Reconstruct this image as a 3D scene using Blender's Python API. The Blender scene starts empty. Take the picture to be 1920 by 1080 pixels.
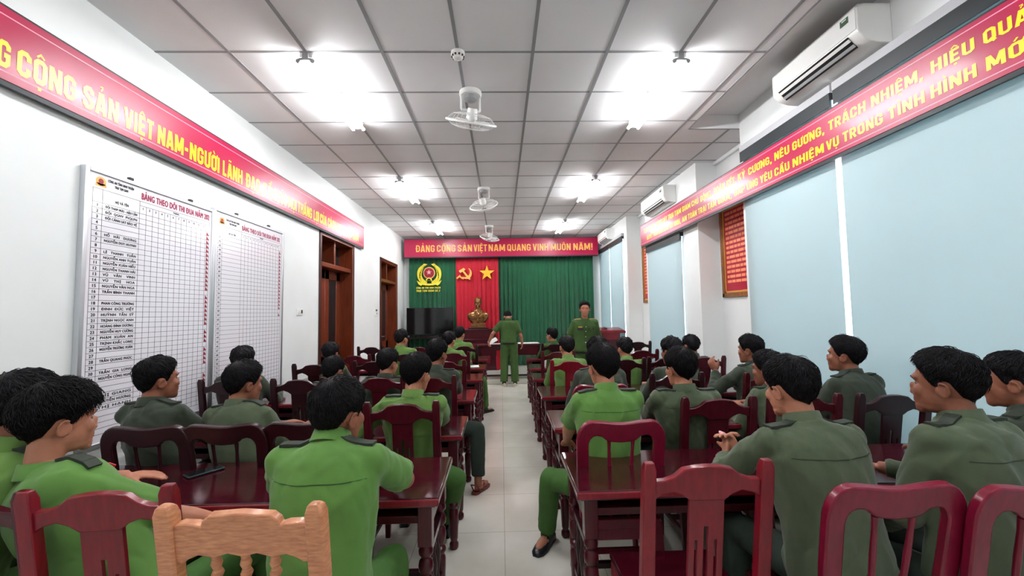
import bpy, math, random
import numpy as np
from mathutils import Vector, Matrix
from mathutils.bvhtree import BVHTree

random.seed(7); RNG = np.random.default_rng(7)
SC = bpy.context.scene
COL = SC.collection
PI = math.pi

# ------------------------------------------------------------------ camera, world, exposure
EYE = 1.55            # eye height (m)
CEIL = 3.635          # suspended ceiling height
F_PX = 769.3          # focal length for a 1920 px wide frame
PITCH, YAW, ROLL = 0.0588317, 0.0273257, -0.0171758

def cam_axes():
    cy, sy, cp, sp = math.cos(YAW), math.sin(YAW), math.cos(PITCH), math.sin(PITCH)
    fwd = np.array([sy*cp, cy*cp, sp]); right = np.array([cy, -sy, 0.0]); up = np.cross(right, fwd)
    cr, sr = math.cos(ROLL), math.sin(ROLL)
    return cr*right + sr*up, -sr*right + cr*up, fwd
CR, CU, CF = cam_axes()
cam_data = bpy.data.cameras.new('camera'); cam = bpy.data.objects.new('camera', cam_data); COL.objects.link(cam)
cam_data.sensor_width = 36.0; cam_data.lens = F_PX/1920*36.0; cam_data.clip_start = 0.05
M = Matrix.Identity(4)
for i in range(3):
    M[i][0], M[i][1], M[i][2] = CR[i], CU[i], -CF[i]
M[2][3] = EYE
cam.matrix_world = M; SC.camera = cam

def at(px, py, Y):
    """point at depth Y seen where the photograph shows pixel (px, py)"""
    d = (px-960)/F_PX*CR + (540-py)/F_PX*CU + CF
    return np.array([0, 0, EYE]) + d*(Y/d[1])
def onz(px, py, z):
    d = (px-960)/F_PX*CR + (540-py)/F_PX*CU + CF
    return np.array([0, 0, EYE]) + d*((z-EYE)/d[2])
def onx(px, py, x):
    d = (px-960)/F_PX*CR + (540-py)/F_PX*CU + CF
    return np.array([0, 0, EYE]) + d*(x/d[0])

world = bpy.data.worlds.new('world'); SC.world = world; world.use_nodes = True
wn = world.node_tree.nodes; bg = wn['Background']
bg.inputs['Color'].default_value = (0.88, 0.95, 1.0, 1); bg.inputs['Strength'].default_value = 2.6
TUBE_STRENGTH = 30.0
SC.view_settings.view_transform = 'Standard'; SC.view_settings.look = 'None'
SC.view_settings.gamma = 1.0; SC.view_settings.use_curve_mapping = False
SC.view_settings.exposure = 2.05

# ------------------------------------------------------------------ materials
def srgb(r, g, b):
    f = lambda c: (c/255/12.92) if c/255 <= 0.04045 else ((c/255+0.055)/1.055)**2.4
    return (f(r), f(g), f(b))
def mat(name, col, rough=0.5, metal=0.0, spec=0.5, coat=0.0, var=0.0, vscale=8.0, stretch=(1, 1, 1), bump=0.0, bscale=60.0, sheen=0.0, col2=None, rvar=0.0):
    m = bpy.data.materials.new(name); m.use_nodes = True
    nt = m.node_tree; N = nt.nodes; L = nt.links; p = N['Principled BSDF']
    p.inputs['Base Color'].default_value = (*col, 1); p.inputs['Roughness'].default_value = rough
    p.inputs['Metallic'].default_value = metal; p.inputs['Specular IOR Level'].default_value = spec
    p.inputs['Coat Weight'].default_value = coat; p.inputs['Coat Roughness'].default_value = 0.15
    if sheen: p.inputs['Sheen Weight'].default_value = sheen
    if var or bump or rvar:
        tc = N.new('ShaderNodeTexCoord'); mp = N.new('ShaderNodeMapping'); mp.inputs['Scale'].default_value = stretch
        L.new(tc.outputs['Object'], mp.inputs['Vector'])
    if var or rvar:
        n = N.new('ShaderNodeTexNoise'); n.inputs['Scale'].default_value = vscale; n.inputs['Detail'].default_value = 5
        L.new(mp.outputs[0], n.inputs['Vector'])
    if var:
        r = N.new('ShaderNodeValToRGB'); c2 = col2 or tuple(c*(1-var) for c in col)
        r.color_ramp.elements[0].color = (*c2, 1); r.color_ramp.elements[0].position = 0.32
        r.color_ramp.elements[1].color = (*[min(1, c*(1+var*0.4)) for c in col], 1); r.color_ramp.elements[1].position = 0.68
        L.new(n.outputs['Fac'], r.inputs['Fac']); L.new(r.outputs['Color'], p.inputs['Base Color'])
    if rvar:
        mr = N.new('ShaderNodeMapRange'); mr.inputs['To Min'].default_value = max(0.02, rough-rvar); mr.inputs['To Max'].default_value = rough+rvar
        L.new(n.outputs['Fac'], mr.inputs['Value']); L.new(mr.outputs[0], p.inputs['Roughness'])
    if bump:
        b = N.new('ShaderNodeTexNoise'); b.inputs['Scale'].default_value = bscale; b.inputs['Detail'].default_value = 4
        L.new(mp.outputs[0], b.inputs['Vector'])
        bp = N.new('ShaderNodeBump'); bp.inputs['Strength'].default_value = bump; bp.inputs['Distance'].default_value = 0.004
        L.new(b.outputs['Fac'], bp.inputs['Height']); L.new(bp.outputs[0], p.inputs['Normal'])
    return m
def emit(name, col, s):
    m = bpy.data.materials.new(name); m.use_nodes = True; p = m.node_tree.nodes['Principled BSDF']
    p.inputs['Base Color'].default_value = (0.9, 0.9, 0.9, 1)
    p.inputs['Emission Color'].default_value = (*col, 1); p.inputs['Emission Strength'].default_value = s
    return m
WG = (14, 14, 1.6)
MT = dict(
    wall=mat('wall_paint', (0.83, 0.855, 0.85), 0.6, var=0.03, vscale=2, bump=0.05, bscale=90),
    ceil=mat('ceiling_tile', (0.78, 0.77, 0.78), 0.8, var=0.05, vscale=1.6, bump=0.15, bscale=140),
    bar=mat('ceiling_bar', (0.27, 0.27, 0.28), 0.5),
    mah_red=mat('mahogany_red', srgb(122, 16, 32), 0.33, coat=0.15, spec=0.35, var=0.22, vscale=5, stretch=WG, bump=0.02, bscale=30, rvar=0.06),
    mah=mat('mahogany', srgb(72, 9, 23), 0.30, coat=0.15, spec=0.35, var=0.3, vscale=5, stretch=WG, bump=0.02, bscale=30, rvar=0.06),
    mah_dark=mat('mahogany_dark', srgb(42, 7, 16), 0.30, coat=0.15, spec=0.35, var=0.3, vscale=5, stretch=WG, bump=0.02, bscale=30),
    mah_mag=mat('mahogany_crimson', srgb(118, 10, 42), 0.33, coat=0.15, spec=0.35, var=0.2, vscale=5, stretch=WG, bump=0.02, bscale=30),
    mah_top=mat('mahogany_tabletop', srgb(66, 10, 24), 0.15, coat=0.3, var=0.4, vscale=4, stretch=(1.6, 14, 14), rvar=0.05),
    tan=mat('worn_tan_wood', srgb(206, 142, 102), 0.40, var=0.2, vscale=30, stretch=(1, 1, 5), bump=0.10, bscale=60, col2=srgb(180, 112, 76), coat=0.2),
    doorwood=mat('door_wood', srgb(112, 46, 18), 0.35, coat=0.3, var=0.35, vscale=3, stretch=(12, 12, 1.2)),
    doordark=mat('door_frame_wood', srgb(70, 26, 20), 0.4, var=0.3, vscale=3, stretch=(12, 12, 1.2)),
    darkglass=mat('dark_glass', (0.012, 0.014, 0.016), 0.06, spec=0.6),
    dark=mat('dark_grey_metal', (0.012, 0.017, 0.02), 0.5, bump=0.02),
    lightgrey=mat('light_grey_metal', (0.50, 0.50, 0.52), 0.4, bump=0.02),
    alu=mat('aluminium', (0.62, 0.64, 0.67), 0.32, metal=0.85),
    white=mat('white_plastic', (0.86, 0.86, 0.84), 0.35, bump=0.02),
    grey=mat('grey_plastic', (0.35, 0.36, 0.37), 0.45, bump=0.02),
    black=mat('black_plastic', (0.012, 0.012, 0.013), 0.3, bump=0.02),
    sheet=mat('board_sheet', (0.83, 0.81, 0.86), 0.16, coat=0.3, bump=0.02, bscale=4),
    ink=mat('black_ink', (0.015, 0.015, 0.02), 0.5),
    inkred=mat('magenta_ink', srgb(160, 20, 75), 0.5),
    goldboard=mat('gold_shoulder_board', srgb(232, 190, 130), 0.5),
    redmark=mat('red_mark', srgb(150, 10, 40), 0.4),
    banner=mat('banner_vinyl', srgb(176, 0, 66), 0.36, coat=0.18, bump=0.02, bscale=6),
    bannerline=mat('banner_line', srgb(255, 170, 190), 0.35),
    yellow=mat('yellow_letter', srgb(255, 226, 40), 0.3),
    gold=mat('gold_letter', srgb(240, 178, 84), 0.4),
    goldstar=mat('gold_emblem', srgb(250, 196, 40), 0.4),
    paleyellow=mat('wreath_yellow', srgb(238, 222, 60), 0.4),
    green_cur=mat('green_curtain', srgb(0, 90, 54), 0.75, sheen=0.3, var=0.12, vscale=3, bump=0.1, bscale=200),
    red_cur=mat('red_curtain', srgb(196, 2, 40), 0.7, sheen=0.2, var=0.1, vscale=3, bump=0.1, bscale=200),
    bronze=mat('bronze', srgb(150, 108, 66), 0.30, metal=0.85, var=0.5, vscale=20),
    floor=None, blind=None, glass=None,
    shirt=mat('bright_green_cotton', srgb(84, 128, 52), 0.85, sheen=0.15, var=0.10, vscale=6, bump=0.35, bscale=26),
    shirt2=mat('grass_green_cotton', srgb(90, 126, 54), 0.85, sheen=0.15, var=0.10, vscale=6, bump=0.35, bscale=26),
    officer=mat('officer_green_cotton', srgb(58, 88, 36), 0.85, var=0.12, vscale=6, bump=0.3, bscale=26),
    jacket=mat('dark_green_jacket', srgb(70, 82, 58), 0.88, sheen=0.15, var=0.12, vscale=6, bump=0.4, bscale=24),
    jacket2=mat('deep_green_jacket', srgb(43, 53, 38), 0.88, sheen=0.15, var=0.12, vscale=6, bump=0.4, bscale=24),
    trous=mat('green_trousers', srgb(64, 106, 42), 0.85, var=0.15, vscale=6, bump=0.4, bscale=22),
    trous_dark=mat('dark_trousers', srgb(32, 46, 38), 0.85, var=0.15, vscale=6, bump=0.4, bscale=22),
    epau=mat('dark_epaulette', srgb(34, 44, 32), 0.7), seam=mat('seam_thread', srgb(46, 84, 30), 0.8),
    seamd=mat('dark_seam', srgb(42, 54, 40), 0.8),
    skin=mat('skin', srgb(184, 122, 96), 0.5, spec=0.4, var=0.10, vscale=12, bump=0.06, bscale=160),
    skin2=mat('tan_skin', srgb(150, 94, 72), 0.5, spec=0.4, var=0.10, vscale=12, bump=0.06, bscale=160),
    hair=mat('black_hair', (0.009, 0.008, 0.010), 0.55, spec=0.15, var=0.5, vscale=30, bump=0.3, bscale=200),
    eye=mat('eye', (0.02, 0.015, 0.012), 0.15), eyew=mat('eye_white', (0.16, 0.12, 0.10), 0.5), lip=mat('lip', srgb(168, 84, 80), 0.45),
    shoe=mat('shoe_leather', srgb(20, 24, 34), 0.3, bump=0.05), sandal=mat('sandal_strap', srgb(110, 44, 40), 0.5), whiteshoe=mat('canvas_shoe', srgb(190, 180, 160), 0.7),
    paper=mat('paper', (0.85, 0.85, 0.84), 0.7), redcuff=mat('red_tab', srgb(200, 16, 40), 0.5), pink=mat('pink_plastic', srgb(235, 170, 180), 0.4),
    frame=mat('picture_frame_wood', srgb(150, 92, 40), 0.35, var=0.4, vscale=6, stretch=(8, 8, 2)), gilt=mat('gilt_strip', srgb(226, 170, 84), 0.3, metal=0.4),
    poster=mat('red_poster', srgb(176, 14, 50), 0.3), posterink=mat('poster_lettering', srgb(250, 150, 104), 0.4),
    tube=emit('fluorescent_tube', (0.97, 0.985, 1.0), TUBE_STRENGTH),
    screen=mat('tv_screen', (0.006, 0.007, 0.008), 0.08, spec=0.6),
)
def floor_mat():
    m = bpy.data.materials.new('floor_tile'); m.use_nodes = True; nt = m.node_tree; N = nt.nodes; L = nt.links; p = N['Principled BSDF']
    tc = N.new('ShaderNodeTexCoord'); br = N.new('ShaderNodeTexBrick'); br.offset = 0
    br.inputs['Scale'].default_value = 1; br.inputs['Brick Width'].default_value = 0.6; br.inputs['Row Height'].default_value = 0.6
    br.inputs['Mortar Size'].default_value = 0.0018; br.inputs['Mortar'].default_value = (0.30, 0.28, 0.25, 1)
    n = N.new('ShaderNodeTexNoise'); n.inputs['Scale'].default_value = 2.2; n.inputs['Detail'].default_value = 6
    r = N.new('ShaderNodeValToRGB'); r.color_ramp.elements[0].color = (0.60, 0.575, 0.50, 1); r.color_ramp.elements[1].color = (0.72, 0.70, 0.64, 1)
    r.color_ramp.elements[0].position = 0.3; r.color_ramp.elements[1].position = 0.7
    L.new(tc.outputs['Object'], br.inputs['Vector']); L.new(tc.outputs['Object'], n.inputs['Vector']); L.new(n.outputs['Fac'], r.inputs['Fac'])
    L.new(r.outputs[0], br.inputs['Color1']); L.new(r.outputs[0], br.inputs['Color2']); L.new(br.outputs['Color'], p.inputs['Base Color'])
    p.inputs['Roughness'].default_value = 0.16; p.inputs['Specular IOR Level'].default_value = 0.5
    return m
MT['floor'] = floor_mat()
def blind_mat():
    m = bpy.data.materials.new('blind_fabric'); m.use_nodes = True; nt = m.node_tree; N = nt.nodes; L = nt.links
    p = N['Principled BSDF']; p.inputs['Base Color'].default_value = (*srgb(190, 206, 209), 1); p.inputs['Roughness'].default_value = 0.75
    t = N.new('ShaderNodeBsdfTranslucent'); t.inputs['Color'].default_value = (*srgb(182, 202, 206), 1)
    mx = N.new('ShaderNodeMixShader'); mx.inputs[0].default_value = 0.22
    L.new(p.outputs[0], mx.inputs[1]); L.new(t.outputs[0], mx.inputs[2]); L.new(mx.outputs[0], N['Material Output'].inputs[0])
    return m
MT['blind'] = blind_mat()
def glass_mat():
    m = bpy.data.materials.new('window_glass'); m.use_nodes = True; nt = m.node_tree; N = nt.nodes; L = nt.links
    t = N.new('ShaderNodeBsdfTransparent'); g = N.new('ShaderNodeBsdfGlossy'); g.inputs['Roughness'].default_value = 0.02
    mx = N.new('ShaderNodeMixShader'); mx.inputs[0].default_value = 0.08
    L.new(t.outputs[0], mx.inputs[1]); L.new(g.outputs[0], mx.inputs[2]); L.new(mx.outputs[0], N['Material Output'].inputs[0])
    return m
MT['glass'] = glass_mat()

# ------------------------------------------------------------------ mesh helpers
def V3(*a): return np.array(a, float)
def unit(v):
    v = np.asarray(v, float); return v/max(1e-9, np.linalg.norm(v))
def rotz(a):
    c, s = math.cos(a), math.sin(a); return np.array([[c, -s, 0], [s, c, 0], [0, 0, 1.0]])
def rotx(a):
    c, s = math.cos(a), math.sin(a); return np.array([[1.0, 0, 0], [0, c, -s], [0, s, c]])
def roty(a):
    c, s = math.cos(a), math.sin(a); return np.array([[c, 0, s], [0, 1.0, 0], [-s, 0, c]])
class MB:
    def __init__(s): s.v = []; s.f = []; s.m = []; s.n = 0
    def add(s, v, f, mi=0):
        v = np.asarray(v, float).reshape(-1, 3); s.v.append(v); s.f += [tuple(int(i)+s.n for i in q) for q in f]; s.m += [mi]*len(f); s.n += len(v); return s
    def box(s, c, d, R=None, mi=0):
        x, y, z = [q/2 for q in d]
        v = np.array([[-x, -y, -z], [x, -y, -z], [x, y, -z], [-x, y, -z], [-x, -y, z], [x, -y, z], [x, y, z], [-x, y, z]])
        if R is not None: v = v@np.asarray(R).T
        return s.add(v+np.asarray(c, float), [(0, 3, 2, 1), (4, 5, 6, 7), (0, 1, 5, 4), (1, 2, 6, 5), (2, 3, 7, 6), (3, 0, 4, 7)], mi)
    def span(s, a, b, mi=0):
        a = np.asarray(a, float); b = np.asarray(b, float); return s.box((a+b)/2, np.abs(b-a), mi=mi)
    def loft(s, rings, mi=0, caps=True, closed=False):
        rings = [np.asarray(r, float) for r in rings]; k = len(rings); n = len(rings[0]); f = []
        for i in range(k if closed else k-1):
            a, b = i*n, ((i+1) % k)*n
            for j in range(n):
                f.append((a+j, a+(j+1) % n, b+(j+1) % n, b+j))
        if caps and not closed: f.append(tuple(range(n-1, -1, -1))); f.append(tuple((k-1)*n+j for j in range(n)))
        return s.add(np.concatenate(rings), f, mi)
    def tube(s, pts, rad, n=10, mi=0, closed=False, flat=1.0, caps=True):
        pts = [np.asarray(p, float) for p in pts]; k = len(pts)
        if np.isscalar(rad): rad = [rad]*k
        rings = []; u = None
        for i in range(k):
            t = unit((pts[(i+1) % k] if closed else pts[min(i+1, k-1)]) - (pts[i-1] if closed else pts[max(i-1, 0)]))
            if u is None: u = np.cross(t, V3(0, 0, 1) if abs(t[2]) < 0.9 else V3(1, 0, 0))
            u = unit(u-t*np.dot(u, t)); w = np.cross(t, u)
            a = np.arange(n)*2*PI/n
            rings.append(pts[i]+rad[i]*(np.cos(a)[:, None]*u+np.sin(a)[:, None]*w*flat))
        return s.loft(rings, mi, caps=caps, closed=closed)
    def lathe(s, prof, c=(0, 0, 0), n=14, mi=0, R=None):
        a = np.arange(n)*2*PI/n; rings = []
        for r, z in prof:
            q = np.stack([r*np.cos(a), r*np.sin(a), np.full(n, z)], 1)
            if R is not None: q = q@np.asarray(R).T
            rings.append(q+np.asarray(c, float))
        return s.loft(rings, mi)
    def prism(s, poly, t, o, u, v, mi=0):
        o, u, v = np.asarray(o, float), np.asarray(u, float), np.asarray(v, float); n = unit(np.cross(u, v)); k = len(poly)
        a = np.array([o+u*p[0]+v*p[1] for p in poly]); b = a+n*t
        f = [tuple(range(k-1, -1, -1)), tuple(range(k, 2*k))]+[(i, (i+1) % k, k+(i+1) % k, k+i) for i in range(k)]
        return s.add(np.concatenate([a, b]), f, mi)
    def ell(s, c, r, R=None, n=14, m=9, mi=0):
        rings = []; r = np.asarray(r if not np.isscalar(r) else (r, r, r), float); a = np.arange(n)*2*PI/n
        for i in range(m+1):
            th = PI*(0.02+0.96*i/m)
            q = np.stack([np.sin(th)*np.cos(a), np.sin(th)*np.sin(a), np.full(n, -math.cos(th))], 1)*r
            if R is not None: q = q@np.asarray(R).T
            rings.append(q+np.asarray(c, float))
        return s.loft(rings, mi)
    def mesh(s, name, mats, smooth=True, angle=38, off=None):
        me = bpy.data.meshes.new(name); v = np.concatenate(s.v) if s.v else np.zeros((0, 3))
        if off is not None: v = v-np.asarray(off, float)
        me.from_pydata(v.tolist(), [], s.f)
        for m in mats: me.materials.append(m)
        me.polygons.foreach_set('material_index', s.m)
        if smooth:
            me.polygons.foreach_set('use_smooth', [True]*len(me.polygons)); me.set_sharp_from_angle(angle=math.radians(angle))
        me.update(); return me
    def build(s, name, m, parent=None, loc=None, smooth=True, bevel=0.0, angle=38, off=None):
        mats = [MT[q] if isinstance(q, str) else q for q in (m if isinstance(m, (list, tuple)) else [m])]
        return link(name, s.mesh(name, mats, smooth, angle, off), parent, loc, bevel)
def link(name, me, parent=None, loc=None, bevel=0.0):
    o = bpy.data.objects.new(name, me); COL.objects.link(o)
    if parent is not None: o.parent = parent
    if loc is not None: o.location = loc
    if bevel:
        b = o.modifiers.new('bevel', 'BEVEL'); b.width = bevel; b.segments = 2; b.limit_method = 'ANGLE'; b.angle_limit = math.radians(40)
    return o
def tag(o, label, cat, group=None):
    o['label'] = label; o['category'] = cat
    if group: o['group'] = group
    return o
def thing(name, label, cat, loc=(0, 0, 0), rz=0.0, group=None):
    o = bpy.data.objects.new(name, None); COL.objects.link(o); o.location = loc; o.rotation_euler = (0, 0, rz); o.empty_display_size = 0.1
    return tag(o, label, cat, group)
def struct(name, mb, m, parent=None, **k):
    o = mb.build(name, m, parent, **k)
    if parent is None: o['kind'] = 'structure'
    return o
def dup(root, loc, rz, label, group=None):
    r = root.copy(); COL.objects.link(r); r.location = loc; r.rotation_euler = (0, 0, rz); r['label'] = label
    if group: r['group'] = group
    for ch in root.children:
        c = ch.copy(); COL.objects.link(c); c.parent = r
        for g in ch.children:
            d = g.copy(); COL.objects.link(d); d.parent = c
    return r
_tc = {}
HORN = {'Ơ': 'O', 'Ớ': 'Ó', 'Ờ': 'Ò', 'Ở': 'Ỏ', 'Ỡ': 'Õ', 'Ợ': 'Ọ'}
def glyphs(s):
    c = bpy.data.curves.new('lettering', 'FONT'); c.body = s; c.resolution_u = 3; c.space_character = 1.12
    ob = bpy.data.objects.new('lettering', c); COL.objects.link(ob)
    dg = bpy.context.evaluated_depsgraph_get(); me = bpy.data.meshes.new_from_object(ob.evaluated_get(dg))
    co = np.array([q.co[:] for q in me.vertices]) if len(me.vertices) else np.zeros((0, 3)); fs = [tuple(p.vertices) for p in me.polygons]
    bpy.data.objects.remove(ob); bpy.data.meshes.remove(me); bpy.data.curves.remove(c)
    return co, fs
def text_into(mb, s, o, u, v, n, width, height, bold=0.0, mi=0, lift=0.0):
    """lettering: fits string s into width x height (cap height) at origin o, along u and up v, facing n"""
    if s not in _tc:
        b = ''.join(HORN.get(c, 'D' if c == 'Đ' else c) for c in s); co, fs = glyphs(b)
        for i, c in enumerate(s):
            if c in HORN:                                  # the hook of the horned O, drawn beside a plain O
                xr = glyphs(b[:i+1])[0][:, 0].max(); k = len(co)
                h = [(-.13, .60), (-.02, .60), (.055, .68), (.075, .80), (.0, .80), (-.02, .72), (-.06, .67), (-.13, .67)]
                co = np.concatenate([co, np.array([(xr+p[0], p[1], 0) for p in h])]); fs = fs+[tuple(range(k, k+8))]
            if c == 'Đ':                                   # the stroke of the barred D
                xr = glyphs(b[:i+1])[0][:, 0].max(); gw = np.ptp(glyphs('D')[0][:, 0]); xl = xr-gw; k = len(co)
                co = np.concatenate([co, np.array([(xl+p[0], p[1], 0) for p in ((-.09, .315), (.26, .315), (.26, .395), (-.09, .395))])]); fs = fs+[tuple(range(k, k+4))]
        _tc[s] = (co, fs)
    co, fs = _tc[s]
    if len(co) == 0: return
    if width is None:
        width = np.ptp(co[:, 0])/.69*height; o = np.asarray(o, float)-np.asarray(u, float)*width/2
    x = (co[:, 0]-co[:, 0].min())/max(1e-6, np.ptp(co[:, 0]))*width; y = co[:, 1]/0.69*height
    o, u, v, n = [np.asarray(q, float) for q in (o, u, v, n)]
    offs = [(0, 0)] if not bold else [(-bold, 0), (bold, 0), (0, bold*0.7), (0, -bold*0.7), (0, 0)]
    for k, (dx, dy) in enumerate(offs):
        mb.add(o+(x+dx)[:, None]*u+(y+dy)[:, None]*v+n*(lift+0.00012*k), fs, mi)
# heavy condensed gothic capitals for the banners: strokes on a grid, cap height 1
def _oct(x0, x1, y0, y1, c=.10): return [(x0+c, y0), (x1-c, y0), (x1, y0+c), (x1, y1-c), (x1-c, y1), (x0+c, y1), (x0, y1-c), (x0, y0+c)]
_ST = {  # letter: (advance, [(closed, points), ...])
    'A': (.58, [(0, [(.085, 0), (.255, 1)]), (0, [(.495, 0), (.325, 1)]), (0, [(.14, .25), (.44, .25)])]), 'B': (.56, [(1, [(.1, .09), (.35, .09), (.45, .19), (.45, .42), (.36, .51), (.1, .51)]), (1, [(.1, .51), (.34, .51), (.43, .60), (.43, .81), (.34, .91), (.1, .91)])]),
    'C': (.55, [(0, [(.45, .64), (.45, .81), (.35, .91), (.2, .91), (.1, .81), (.1, .19), (.2, .09), (.35, .09), (.45, .19), (.45, .36)])]), 'D': (.56, [(1, [(.1, .09), (.34, .09), (.46, .21), (.46, .79), (.34, .91), (.1, .91)])]),
    'E': (.48, [(0, [(.1, 0), (.1, 1)]), (0, [(.1, .09), (.45, .09)]), (0, [(.1, .51), (.41, .51)]), (0, [(.1, .91), (.45, .91)])]), 'G': (.57, [(0, [(.46, .66), (.46, .81), (.36, .91), (.2, .91), (.1, .81), (.1, .19), (.2, .09), (.36, .09), (.46, .19), (.46, .46), (.29, .46)])]),
    'H': (.57, [(0, [(.1, 0), (.1, 1)]), (0, [(.47, 0), (.47, 1)]), (0, [(.1, .51), (.47, .51)])]), 'I': (.20, [(0, [(.1, 0), (.1, 1)])]), 'K': (.56, [(0, [(.1, 0), (.1, 1)]), (0, [(.12, .42), (.46, 1)]), (0, [(.22, .60), (.48, 0)])]),
    'L': (.46, [(0, [(.1, 0), (.1, 1)]), (0, [(.1, .09), (.44, .09)])]), 'M': (.74, [(0, [(.1, 0), (.1, 1)]), (0, [(.64, 0), (.64, 1)]), (0, [(.13, .98), (.37, .16)]), (0, [(.61, .98), (.37, .16)])]), 'N': (.58, [(0, [(.1, 0), (.1, 1)]), (0, [(.48, 0), (.48, 1)]), (0, [(.12, .96), (.46, .04)])]),
    'O': (.56, [(1, _oct(.1, .46, .09, .91))]), 'P': (.54, [(0, [(.1, 0), (.1, 1)]), (1, [(.1, .42), (.34, .42), (.44, .52), (.44, .81), (.34, .91), (.1, .91)])]), 'Q': (.56, [(1, _oct(.1, .46, .09, .91)), (0, [(.30, .26), (.50, -.04)])]),
    'R': (.56, [(0, [(.1, 0), (.1, 1)]), (1, [(.1, .45), (.34, .45), (.44, .55), (.44, .81), (.34, .91), (.1, .91)]), (0, [(.28, .45), (.46, 0)])]), 'S': (.54, [(0, [(.44, .68), (.44, .81), (.34, .91), (.2, .91), (.1, .81), (.1, .66), (.44, .36), (.44, .19), (.34, .09), (.2, .09), (.1, .19), (.1, .33)])]),
    'T': (.50, [(0, [(.25, 0), (.25, 1)]), (0, [(.01, .91), (.49, .91)])]), 'U': (.56, [(0, [(.1, 1), (.1, .19), (.2, .09), (.36, .09), (.46, .19), (.46, 1)])]), 'V': (.56, [(0, [(.085, 1), (.265, 0)]), (0, [(.475, 1), (.295, 0)])]),
    'X': (.56, [(0, [(.09, 0), (.47, 1)]), (0, [(.47, 0), (.09, 1)])]), 'Y': (.54, [(0, [(.08, 1), (.27, .42)]), (0, [(.46, 1), (.27, .42)]), (0, [(.27, 0), (.27, .46)])]), '-': (.34, [(0, [(.03, .45), (.31, .45)])]), '!': (.22, [(0, [(.11, .30), (.11, 1)]), (0, [(.11, 0), (.11, .18)])]),
    ',': (.22, [(0, [(.12, .16), (.07, -.14)])]), '2': (.52, [(0, [(.1, .66), (.1, .81), (.2, .91), (.33, .91), (.43, .81), (.43, .62), (.1, .15)]), (0, [(.08, .09), (.45, .09)])]), ' ': (.26, [])}
def gothic(s, heavy=.19, gap=.075):
    import unicodedata
    vs, fs, x0 = [], [], 0.0
    def stroke(pts, closed, t):
        p = [np.array(q, float) for q in pts]; k = len(p); L = []; Rr = []
        for i in range(k):
            a = p[i]-p[i-1] if (i > 0 or closed) else p[1]-p[0]; b = p[(i+1) % k]-p[i] if (i < k-1 or closed) else p[-1]-p[-2]
            a = a/np.linalg.norm(a); b = b/np.linalg.norm(b); n = np.array([-a[1]-b[1], a[0]+b[0]]); n = n/max(.3, np.linalg.norm(n)); c = max(.5, n@np.array([-b[1], b[0]])); L.append(p[i]+n*t/2/c); Rr.append(p[i]-n*t/2/c)
        base = sum(len(v) for v in vs); vs.append(np.array(L+Rr)+[x0, 0])
        for i in range(k if closed else k-1):
            j = (i+1) % k; fs.append((base+i, base+k+i, base+k+j, base+j))
    for ch in unicodedata.normalize('NFC', s):
        d = unicodedata.normalize('NFD', ch); c = 'D' if d[0] == 'Đ' else d[0]; w, st = _ST[c]; m = w/2
        for cl, pts in st: stroke(pts, cl, heavy)
        if d[0] == 'Đ': stroke([(-.05, .50), (.27, .50)], 0, .10)
        hat = '\u0302' in d or '\u0306' in d; tx, ty = (m+.17, 1.17) if hat else (m, 1.10); q = .075
        for k in d[1:]:
            if k == '\u0302': stroke([(m-.15, 1.06), (m, 1.20), (m+.15, 1.06)], 0, q)
            elif k == '\u0306': stroke([(m-.14, 1.20), (m-.08, 1.10), (m+.08, 1.10), (m+.14, 1.20)], 0, q)
            elif k == '\u031b': stroke([(w-.14, .92), (w-.02, .92), (w+.04, 1.10)], 0, .10)
            elif k == '\u0301': stroke([(tx-.05, ty-.02), (tx+.08, ty+.17)], 0, .085)
            elif k == '\u0300': stroke([(tx+.05, ty-.02), (tx-.08, ty+.17)], 0, .085)
            elif k == '\u0309': stroke([(tx-.07, ty+.18), (tx+.04, ty+.19), (tx+.05, ty+.11), (tx-.01, ty+.06), (tx-.01, ty-.02)], 0, .06)
            elif k == '\u0303': stroke([(tx-.15, ty+.03), (tx-.07, ty+.12), (tx+.07, ty+.04), (tx+.15, ty+.13)], 0, q)
            elif k == '\u0323': stroke([(m, -.26), (m, -.12)], 0, .14)
        x0 += w+gap
    return np.concatenate(vs) if vs else np.zeros((0, 2)), fs
def gothic_into(mb, s, o, u, v, n, width, height, lift=.001, heavy=.19):
    co, fs = gothic(s, heavy); x = (co[:, 0]-co[:, 0].min())/np.ptp(co[:, 0])*width; y = co[:, 1]*height
    o, u, v, n = [np.asarray(q, float) for q in (o, u, v, n)]; z = lift+np.arange(len(co))*4e-7
    mb.add(o+x[:, None]*u+y[:, None]*v+z[:, None]*n, fs)
def remesh(mb, voxel, smooth=2, disp=None):
    """joins overlapping closed shapes of mb into one continuous skin"""
    me = mb.mesh('shell', [], smooth=False); ob = bpy.data.objects.new('shell', me); COL.objects.link(ob)
    r = ob.modifiers.new('r', 'REMESH'); r.mode = 'VOXEL'; r.voxel_size = voxel; r.use_smooth_shade = True
    if smooth:
        q = ob.modifiers.new('s', 'SMOOTH'); q.factor = 0.5; q.iterations = smooth
    dg = bpy.context.evaluated_depsgraph_get(); out = bpy.data.meshes.new_from_object(ob.evaluated_get(dg))
    bpy.data.objects.remove(ob); bpy.data.meshes.remove(me)
    out.polygons.foreach_set('use_smooth', [True]*len(out.polygons))
    return out
def get_co(me):
    a = np.empty(len(me.vertices)*3); me.vertices.foreach_get('co', a); return a.reshape(-1, 3)
def set_co(me, a): me.vertices.foreach_set('co', np.ascontiguousarray(a).ravel()); me.update()

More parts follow.
